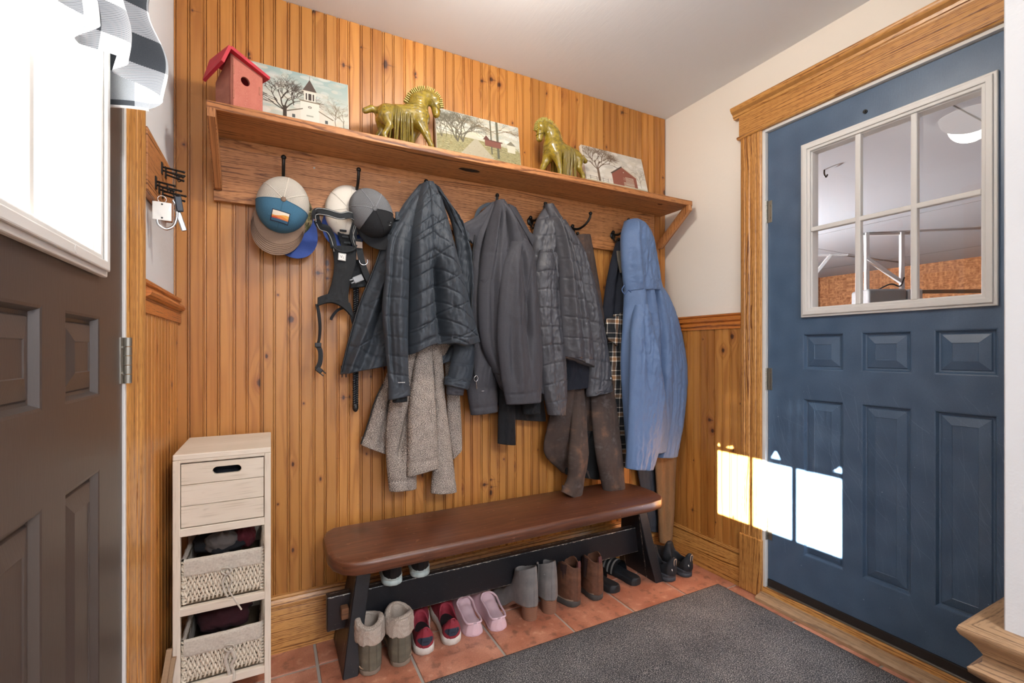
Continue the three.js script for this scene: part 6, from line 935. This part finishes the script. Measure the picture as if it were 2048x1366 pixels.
// ---------- narrow whitewashed drawer tower with wicker baskets ----------
{
  reseed(101);
  const wash = size(tex(256, 512, (u, v) => { const n = fbm(u * 3, v * 1.5, 3, 3), g = N(u * 90, v * 9, 2), k = fbm(u * 12, v * 12, 7, 3); let c = mix3([224, 213, 196], [210, 197, 178], clamp(0.5 + n)); c = mix3(c, [172, 156, 134], clamp(sm(0.1, 0.7, g)) * 0.4); return mix3(c, [140, 124, 104], clamp(sm(0.34, 0.6, k)) * 0.4); }), 0.3, 0.6), wm = std({ map: wash, roughness: 0.75, bumpMap: wash, bumpScale: 0.0004 });
  const X0 = 0.046, X1 = 0.282, Z0 = 0.03, Z1 = 0.32, Y = 0.787, w = X1 - X0, d = Z1 - Z0;
  const t = thing('storage_tower', 'narrow whitewashed wooden tower with one drawer above open basket shelves', 'cabinet', [X0, 0, Z0]);
  part('top', bx(0, w, Y - 0.016, Y, 0, d, 0.003, 'x'), wm, t);
  for (const [x, z] of [[0, d - 0.022], [w - 0.017, d - 0.022], [0, 0], [w - 0.017, 0]]) part('post', bx(x, x + 0.017, 0, Y - 0.016, z, z + 0.022, 0.002, 'y'), wm, t);
  for (const x of [0.003, w - 0.009]) part('side_panel', bx(x, x + 0.006, 0.56, Y - 0.016, 0.02, d - 0.02, 0.001, 'y'), wm, t);
  part('back_panel', bx(0.016, w - 0.016, 0.56, Y - 0.016, 0.004, 0.01, 0.001, 'x'), wm, t);
  const rows = [0.563, 0.346, 0.13];
  for (const y of rows) { const s = part('shelf', bx(0.016, w - 0.016, y, y + 0.008, 0.012, d - 0.012, 0.001, 'x'), wm, t); part('front_rail', bx(0.016, w - 0.016, y - 0.001, y + 0.021, d - 0.018, d - 0.001, 0.002, 'x'), wm, s); for (const x of [0.002, w - 0.012]) part('side_rail', bx(x, x + 0.01, y, y + 0.021, 0.02, d - 0.02, 0.002, 'z'), wm, s); }
  part('front_rail', bx(0.016, w - 0.016, Y - 0.024, Y - 0.015, d - 0.018, d - 0.001, 0.002, 'x'), wm, t);
  // drawer: three boards, the top one with an oval grip
  const dw = part('drawer', [bx(0.02, 0.026, 0.59, 0.75, 0.03, d - 0.02, 0.001), bx(w - 0.026, w - 0.02, 0.59, 0.75, 0.03, d - 0.02, 0.001), bx(0.02, w - 0.02, 0.586, 0.592, 0.03, d - 0.02, 0.001)], wm, t);
  const y0 = 0.586, y3 = 0.76, bh = (y3 - y0) / 3;
  for (let k = 0; k < 2; k++) part('board', bx(0.0185, w - 0.0185, y0 + k * bh + 0.0006, y0 + (k + 1) * bh - 0.0006, d - 0.018, d - 0.003, 0.0012, 'x'), wm, dw);
  const s = poly([[0.0185, 0], [w - 0.0185, 0], [w - 0.0185, bh - 0.001], [0.0185, bh - 0.001]]), h = new THREE.Path(); const hx = w / 2 + 0.008, hy = bh * 0.54; h.moveTo(hx - 0.024, hy - 0.0105); h.lineTo(hx + 0.024, hy - 0.0105); h.absarc(hx + 0.024, hy, 0.0105, -Math.PI / 2, Math.PI / 2); h.lineTo(hx - 0.024, hy + 0.0105); h.absarc(hx - 0.024, hy, 0.0105, Math.PI / 2, Math.PI * 1.5); s.holes.push(h);
  part('board', boxUV(plate(s, 0.015, 0.001, 1, 16).translate(0, y0 + 2 * bh + 0.0006, d - 0.018), 'x', 0.1, 0.7), wm, dw);
  const dc = solo('drawer_scarf', cloth2Lump([X0 + 0.12, 0.69, Z0 + 0.2], [0.075, 0.06, 0.06], 5), std({ color: 0x161820, roughness: 0.9 }), 'dark cloth lying inside the tower drawer behind its oval grip', 'scarf');
  // baskets
  const wick = std({ map: size(tex(128, 128, (u, v, i, j) => mix3([190, 176, 154], [236, 226, 208], clamp(0.55 + 0.7 * N(i * 0.08, j * 0.3, 2)))), 0.05), roughness: 0.85 }), linenMap = size(tex(256, 256, (u, v, i, j) => { const k = 0.5 + 0.25 * Math.sin(i * 1.57) + 0.25 * Math.sin(j * 1.57) + 0.5 * N(i * 0.05, j * 0.05); return mix3([172, 162, 148], [206, 198, 184], clamp(k)); }), 0.06), linen = std({ map: linenMap, roughness: 1, bumpMap: linenMap, bumpScale: 0.0004 });
  const labels = ['upper wicker basket with a linen liner in the whitewashed tower', 'lower wicker basket with a linen liner in the whitewashed tower'];
  const inner = [['dark winter clothes heaped in the upper wicker basket', 0x17181c, 'red wool cloth stuffed in the upper wicker basket', 0x5a1420], ['dark red blanket folded in the lower wicker basket', 0x351017, null, 0]];
  [0.371, 0.155].forEach((by, bi) => {
    const bw = 0.188, bd = 0.245, hgt = 0.118 + (bi ? 0 : 0.004), b = thing('wicker_basket', labels[bi], 'basket', [X0 + 0.024, by - 0.003, Z0 + 0.028], 0, 'wicker baskets in the tower'), N1 = 17, rows1 = 9;
    reseed(110 + bi); const strands = [];
    const side = (px, pz, dx, dz, n) => {                       // twined wicker: slanting pairs between ribs
      for (let r = 0; r < rows1; r++) for (let k = 0; k < n; k++) {
        const y = 0.008 + r * (hgt - 0.022) / rows1, st = (hgt - 0.022) / rows1, q = (k + (r % 2) * 0.5) / n, x = px + dx * q, z = pz + dz * q, nx = dz > 0 ? 1 : dz < 0 ? -1 : 0, nz = dx > 0 ? 1 : dx < 0 ? -1 : 0, o = 0.0045, e = 0.45 / n, j = () => R(-0.0012, 0.0012);
        const sl = (r % 2 ? -0.5 : 0.5) * e + R(-0.2, 0.2) * e; strands.push(tube([[x - dx * sl, y - st * 0.2 + j(), z - dz * sl], [x + nx * o + j(), y + st * 0.65, z + nz * o + j()], [x + dx * sl, y + st * 1.5, z + dz * sl]], R(0.0026, 0.0036), 6, 5));
      }
      for (let r = 0; r <= 3; r++) strands.push(tube([[px, 0.012 + r * (hgt - 0.02) / 3, pz], [px + dx / 2, 0.014 + r * (hgt - 0.02) / 3, pz + dz / 2], [px + dx, 0.012 + r * (hgt - 0.02) / 3, pz + dz]], 0.0022, 8, 5));
    };
    side(0, bd, bw, 0, 19); side(bw, bd, 0, -bd, 12); side(0, bd, 0, -bd, 12);
    for (const [x, z] of [[0, bd], [bw, bd]]) for (let r = 0; r < 13; r++) strands.push(new THREE.TorusGeometry(0.005, 0.0024, 5, 10).rotateX(Math.PI / 2).translate(x, 0.006 + r * hgt / 13, z));
    const wv = part('wicker_weave', strands, wick, b); wv.userData.kind = 'stuff';
    part('inner_wall', [bx(0.002, bw - 0.002, 0, 0.004, 0.002, bd - 0.002, 0.001), bx(0.002, bw - 0.002, 0, hgt, bd - 0.006, bd - 0.003, 0.001), bx(0.002, 0.005, 0, hgt, 0, bd - 0.003, 0.001), bx(bw - 0.005, bw - 0.002, 0, hgt, 0, bd - 0.003, 0.001), bx(0.002, bw - 0.002, 0, hgt, 0, 0.004, 0.001)], std({ color: 0x6e5e4a, roughness: 1 }), b);
    // folded-over liner
    const per = 2 * bw + 2 * bd, path = (q) => { let l = q * per; if (l < bw) return [l, bd, 0, 1]; l -= bw; if (l < bd) return [bw, bd - l, 1, 0]; l -= bd; if (l < bw) return [bw - l, 0, 0, -1]; l -= bw; return [0, l, -1, 0]; };
    const prf = [[0.004, hgt - 0.042], [0.009, hgt - 0.04], [0.0095, hgt - 0.02], [0.009, hgt], [0.004, hgt + 0.006], [-0.003, hgt + 0.003], [-0.005, hgt - 0.01], [-0.006, hgt - 0.06]];
    part('liner', grid(140, 28, (u, v) => { const [x, z, nx, nz] = path(u), k = v * (prf.length - 1), i = Math.min(prf.length - 2, Math.floor(k)), f = k - i, o = lerp(prf[i][0], prf[i + 1][0], f) + 0.0022 * N(u * 40, v * 5, bi) + 0.001 * N(u * 120, v * 12), y = lerp(prf[i][1], prf[i + 1][1], f) + 0.004 * N(u * 14, 3 + bi) * (1 - v) + 0.003 * N(u * 8, 9 + bi), c = path((u + 0.01) % 1); return [x + nx * o, y, z + nz * o, u * per, v * 0.12]; }), linen, b);
    const kx = bw * (bi ? 0.57 : 0.53), ky = hgt - 0.043, kz = bd + 0.013;
    const bow = part('tie', [tube([[kx - 0.012, ky + 0.003, kz - 0.004], [kx - 0.006, ky + 0.01, kz], [kx + 0.008, ky + 0.008, kz + 0.002], [kx + 0.012, ky - 0.002, kz + 0.002], [kx, ky - 0.008, kz + 0.003], [kx - 0.01, ky - 0.002, kz]], 0.0026, 36, 6, true), ball(kx + 0.003, ky - 0.003, kz + 0.002, 0.005)], linen, b);
    part('tie_end', strapL([[kx + 0.001, ky - 0.006, kz + 0.002], [kx - 0.008, ky - 0.03, kz + 0.002], [kx - 0.002, ky - 0.06, kz + 0.001], [kx + 0.004, ky - (bi ? 0.1 : 0.072), kz + 0.002]], bi ? 0.009 : 0.006), linen, bow); part('tie_end', strapL([[kx + 0.005, ky - 0.006, kz + 0.002], [kx + 0.014, ky - 0.03, kz + 0.003], [kx + 0.006, ky - 0.05, kz + 0.002], [kx + (bi ? 0.012 : 0.016), ky - 0.075, kz + 0.002], [kx + (bi ? 0.012 : 0.038), ky - (bi ? 0.088 : 0.115), kz + 0.008]], bi ? 0.008 : 0.0045), linen, bow);
    const [l1, c1, l2, c2] = inner[bi];
    solo('winter_clothes', cloth2Lump([X0 + 0.11, by + hgt - 0.004, Z0 + 0.14], [0.075, 0.03 + 0.01 * bi, 0.1], 7 + bi), std({ color: c1, roughness: 1 }), l1, 'clothes');
    if (l2) { solo('red_wool', cloth2Lump([X0 + 0.165, by + hgt + 0.008, Z0 + 0.17], [0.03, 0.034, 0.05], 9), std({ color: c2, roughness: 1, bumpMap: tweedMap, bumpScale: 0.003 }), l2, 'cloth'); solo('patterned_scarf', cloth2Lump([X0 + 0.108, by + hgt + 0.01, Z0 + 0.2], [0.045, 0.03, 0.04], 12), std({ map: size(tex(64, 64, (u, v, i, j) => ((i >> 2) + (j >> 2)) % 2 ? [38, 34, 36] : [118, 110, 104]), 0.03), roughness: 1 }), 'dark dotted scarf on top of the upper wicker basket', 'scarf'); }
  });
}
function cloth2Lump(c, r, seed) { return grid(40, 24, (u, v) => { const a = u * 6.2832, b = v * Math.PI, k = 1 + 0.22 * N(Math.cos(a) * 2 + seed, Math.sin(a) * 2, v * 4) + 0.12 * N(Math.cos(a) * 6, Math.sin(a) * 6 + seed, v * 11); return [c[0] + r[0] * k * Math.sin(b) * Math.cos(a), c[1] + r[1] * k * Math.cos(b), c[2] + r[2] * k * Math.sin(b) * Math.sin(a), u * 0.4, v * 0.3]; }, true); }
function strapL(pts, w) { const c = new THREE.CatmullRomCurve3(pts.map((p) => new THREE.Vector3(...p)), false, 'centripetal'); return grid(4, 30, (s, t) => { const p = c.getPoint(t), d = c.getTangent(t), sd = new THREE.Vector3(-d.y, d.x, 0).normalize(), k = [[-1, 0], [0, 1], [1, 0], [0, -1], [-1, 0]][Math.round(s * 4)]; return [p.x + sd.x * k[0] * w / 2, p.y + sd.y * k[0] * w / 2, p.z + k[1] * 0.0014, s * w, t * 0.1]; }); }
// things squeezed between the tower and the left wall
{
  const wood = M.oakWorn;
  solo('wood_strip', new THREE.BoxGeometry(0.012, 0.3, 0.018).rotateZ(-0.1).rotateX(-0.35).translate(0.03, 0.142, 0.4), wood, 'longer thin wooden strip leaning beside the whitewashed tower', 'wood');
  solo('wood_strip', new THREE.BoxGeometry(0.01, 0.26, 0.018).rotateZ(-0.12).rotateX(-0.3).translate(0.036, 0.126, 0.372), wood, 'shorter thin wooden strip leaning against the longer strip', 'wood');
}
// ---------- plaid valance over the entry door window ----------
{
  const plaid = tiled(size(tex(256, 256, (u, v, i, j) => { const a = u < 0.5 ? 1 : 0, b = v < 0.5 ? 1 : 0, tw = (i + j) % 4 < 2, n = 12 * N(i * 0.5, j * 0.5); const d = [46 + n, 50 + n, 56 + n], w = [222, 224, 226]; return a && b ? d : !a && !b ? w : tw ? d : [190, 193, 197]; }), 0.105)), m = phy({ map: plaid, roughness: 0.95, transmission: 0.08, thickness: 0 });
  const t = thing('window_valance', 'black and white buffalo plaid valance gathered over the entry door window', 'curtain');
  part('rod', [cyl([0.075, 1.9, 0.78], [0.075, 1.9, 1.44], 0.007), cyl([0.012, 1.9, 0.785], [0.075, 1.9, 0.785], 0.006), cyl([0.012, 1.9, 1.435], [0.075, 1.9, 1.435], 0.006)], M.whitePaint, t);
  part('cloth', grid(260, 90, (u, v) => {
    const ret = 0.1, f = u < ret ? 0 : (u - ret) / (1 - ret), z = u < ret ? 0.772 + 0.016 * Math.sin(u / ret * 1.57) : lerp(0.788, 1.44, f), edge = u < ret ? lerp(0.022, 0.084, u / ret) : 0.084;
    const pl = Math.sin(f * 46 + 1.2 * Math.sin(f * 9)) , sw = u < ret ? 0 : 1, out = lerp(edge, lerp(0.082, 0.036, sm(0, 0.2, f)), sw * sm(0.35, 1, v)), fold = sw * 0.02 * (0.5 + 0.7 * v) * pl;
    const hem = lerp(1.513, 1.54, sm(0.09, 0.16, u)) + 0.012 * N(f * 9, 2) * sw + 0.03 * G(f, 0.48, 0.03) + 0.03 * G(f, 0.87, 0.04);
    const y = lerp(1.915, hem, v), swag = sw * 0.02 * Math.sin(v * 9 - f * 7) * G(v, 0.7, 0.25);
    return [Math.max(0.02, out + fold + swag), y, z + 0.006 * Math.cos(f * 46) * v, u * 0.8, y];
  }), m, t);
  part('hem', tube(Array.from({ length: 14 }, (_, k) => [lerp(0.024, 0.083, k / 13), 1.514, 0.773 + 0.016 * Math.sin(k / 13 * 1.57)]), 0.004, 30, 6), std({ color: 0xeceeee, roughness: 0.9 }), t);
}
// ---------- the garage beyond the blue door ----------
{
  const gx0 = RW + 0.12, gx1 = 9.3, gz0 = -3.15, gz1 = 4.4, gy = 2.42;
  const osbMap = size(tex(512, 512, (u, v) => { const a = N(u * 34, v * 16, 1), b = N(u * 14 + 5, v * 36, 7), n = fbm(u * 60, v * 60, 2, 2), k = Math.max(a, b); return mix3([150, 96, 60], [212, 156, 108], clamp(0.42 + k * 0.9 + n * 0.6)); }), 1.2), osb = std({ map: osbMap, roughness: 0.85, bumpMap: osbMap, bumpScale: 0.002 });
  struct('wall_garage', bx(gx1, gx1 + 0.15, -0.2, gy + 0.1, gz0 - 0.15, gz1 + 0.15, 0, 'y'), osb);
  struct('wall_garage', bx(gx0 - 0.12, gx1, -0.2, gy + 0.1, gz0 - 0.15, gz0, 0, 'y'), osb);
  struct('wall_garage', bx(gx0 - 0.12, gx1, -0.2, gy + 0.1, gz1, gz1 + 0.15, 0, 'y'), osb);
  struct('wall_garage', bx(gx0 - 0.12, gx0, -0.2, gy + 0.1, gz0, -0.15, 0, 'y'), osb);
  struct('floor', bx(gx0 - 0.12, gx1, -0.3, -0.2, gz0, gz1, 0), std({ color: 0x7a7874, roughness: 0.9 }));
  const c = struct('ceiling', bx(gx0 - 0.12, gx1 + 0.15, gy, gy + 0.15, gz0 - 0.15, gz1 + 0.15, 0), std({ color: 0xb2b6bc, roughness: 0.9 }));
  for (const [x0, x1, z0, z1] of [[3.5, 3.506, gz0, gz1], [5.94, 5.946, gz0, gz1], [8.38, 8.386, gz0, gz1], [gx0, gx1, 0.7, 0.706], [gx0, gx1, -1.74, -1.734]]) part('joint', bx(x0, x1, gy - 0.0015, gy + 0.002, z0, z1, 0), std({ color: 0x6c6864, roughness: 1 }), c);
  part('ceiling_hook', tube([[3.95, gy, -0.15], [3.95, gy - 0.03, -0.15], [3.97, gy - 0.05, -0.15], [3.99, gy - 0.03, -0.15]], 0.006, 14, 6), M.blackIron, c);
  // garage door opener on perforated angle brackets
  const t = thing('garage_door_opener', 'grey garage door opener hung from perforated steel brackets behind the door glass', 'opener', [6.5, gy, -0.9]);
  const galv = std({ color: 0xdadcdc, metalness: 0.1, roughness: 0.5 }), perf = (a, b, parent = t) => { const A = new THREE.Vector3(...a), B = new THREE.Vector3(...b), d = B.clone().sub(A), L = d.length(), q = new THREE.Quaternion().setFromUnitVectors(new THREE.Vector3(0, 1, 0), d.clone().normalize()), s = poly([[-0.018, 0], [0.018, 0], [0.018, L], [-0.018, L]]); for (let y = 0.03; y < L - 0.03; y += 0.06) { const h = new THREE.Path(); h.absellipse(0, y, 0.007, 0.012, 0, 6.2832); s.holes.push(h); } const g = plate(s, 0.004, 0, 1, 6); g.applyQuaternion(q); g.translate(...a); const g2 = bx(0.014, 0.018, 0, L, -0.034, 0, 0); g2.applyQuaternion(q); g2.translate(...a); return part('bracket', [g, g2], galv, parent); };
  const ryaw = 0.5; t.rotation.y = -0.55;
  perf([-0.25, -0.01, 0], [0.28, -0.01, 0]).rotation.x = 0; perf([-0.19, 0, 0.02], [-0.19, -0.66, 0.02]); perf([0.19, 0, 0.02], [0.19, -0.66, 0.02]); perf([-0.19, -0.3, 0.03], [0.19, -0.58, 0.03]);
  part('motor_housing', new RoundedBoxGeometry(0.42, 0.2, 0.3, 3, 0.03).translate(-0.06, -0.76, 0), std({ color: 0x85888a, roughness: 0.5 }), t); part('lamp_cover', new RoundedBoxGeometry(0.16, 0.17, 0.24, 3, 0.02).translate(0.24, -0.75, 0.02), std({ color: 0xb9bfc4, roughness: 0.3, metalness: 0.2 }), t);
  part('cable', tube([[-0.1, -0.66, 0.05], [0.02, -0.6, 0.08], [0.14, -0.62, 0.05], [0.2, -0.52, 0.03]], 0.008, 20, 6), M.blackPlastic, t);
  part('rail', bx(0.3, 3.0, -0.7, -0.66, -0.02, 0.02, 0.003), M.steel, t);
  const b2 = thing('track_bracket', 'single perforated steel track bracket under the garage ceiling', 'bracket', [7.2, gy, -1.86]); b2.rotation.y = -0.55;
  perf([-0.3, -0.008, 0], [0.25, -0.008, 0], b2); perf([0.02, -0.01, 0.01], [-0.3, -0.42, 0.01], b2);
  const sb = thing('smoke_alarm', 'small white square box on the garage chipboard wall', 'alarm', [gx1, 2.02, 0.72]); part('case', bx(-0.03, 0, -0.06, 0.06, -0.06, 0.06, 0.01), M.whitePaint, sb); part('vent', bx(-0.034, -0.03, -0.03, 0.03, -0.03, 0.03, 0.002), std({ color: 0x8a8a88, roughness: 0.8 }), sb);
  const L = thing('unseen_garage_lamp', 'unseen bare bulb on a cord, placed out of view to light the garage', 'lamp', [4.6, gy, -2.4]); part('ceiling_rose', cyl([0, -0.03, 0], [0, 0, 0], 0.03, 0.05), M.whitePaint, L); part('cord', cyl([0, -0.8, 0], [0, -0.02, 0], 0.004), M.whitePaint, L);  // unseen bulb, placed to light the garage ceiling seen through the door glass
  part('socket', cyl([0, -0.86, 0], [0, -0.79, 0], 0.022, 0.016), M.whitePaint, L);
  part('bulb', ball(0, -0.91, 0, 0.045, 1, 1.2, 1, 20, 14), std({ color: 0xffffff, emissive: 0xfff2e0, emissiveIntensity: 6 }), L); const p = new THREE.PointLight(0xf4f8ff, 40); p.position.set(0, -0.91, 0); p.castShadow = true; p.shadow.radius = 2; L.add(p);
}
renderer.render(scene, camera);
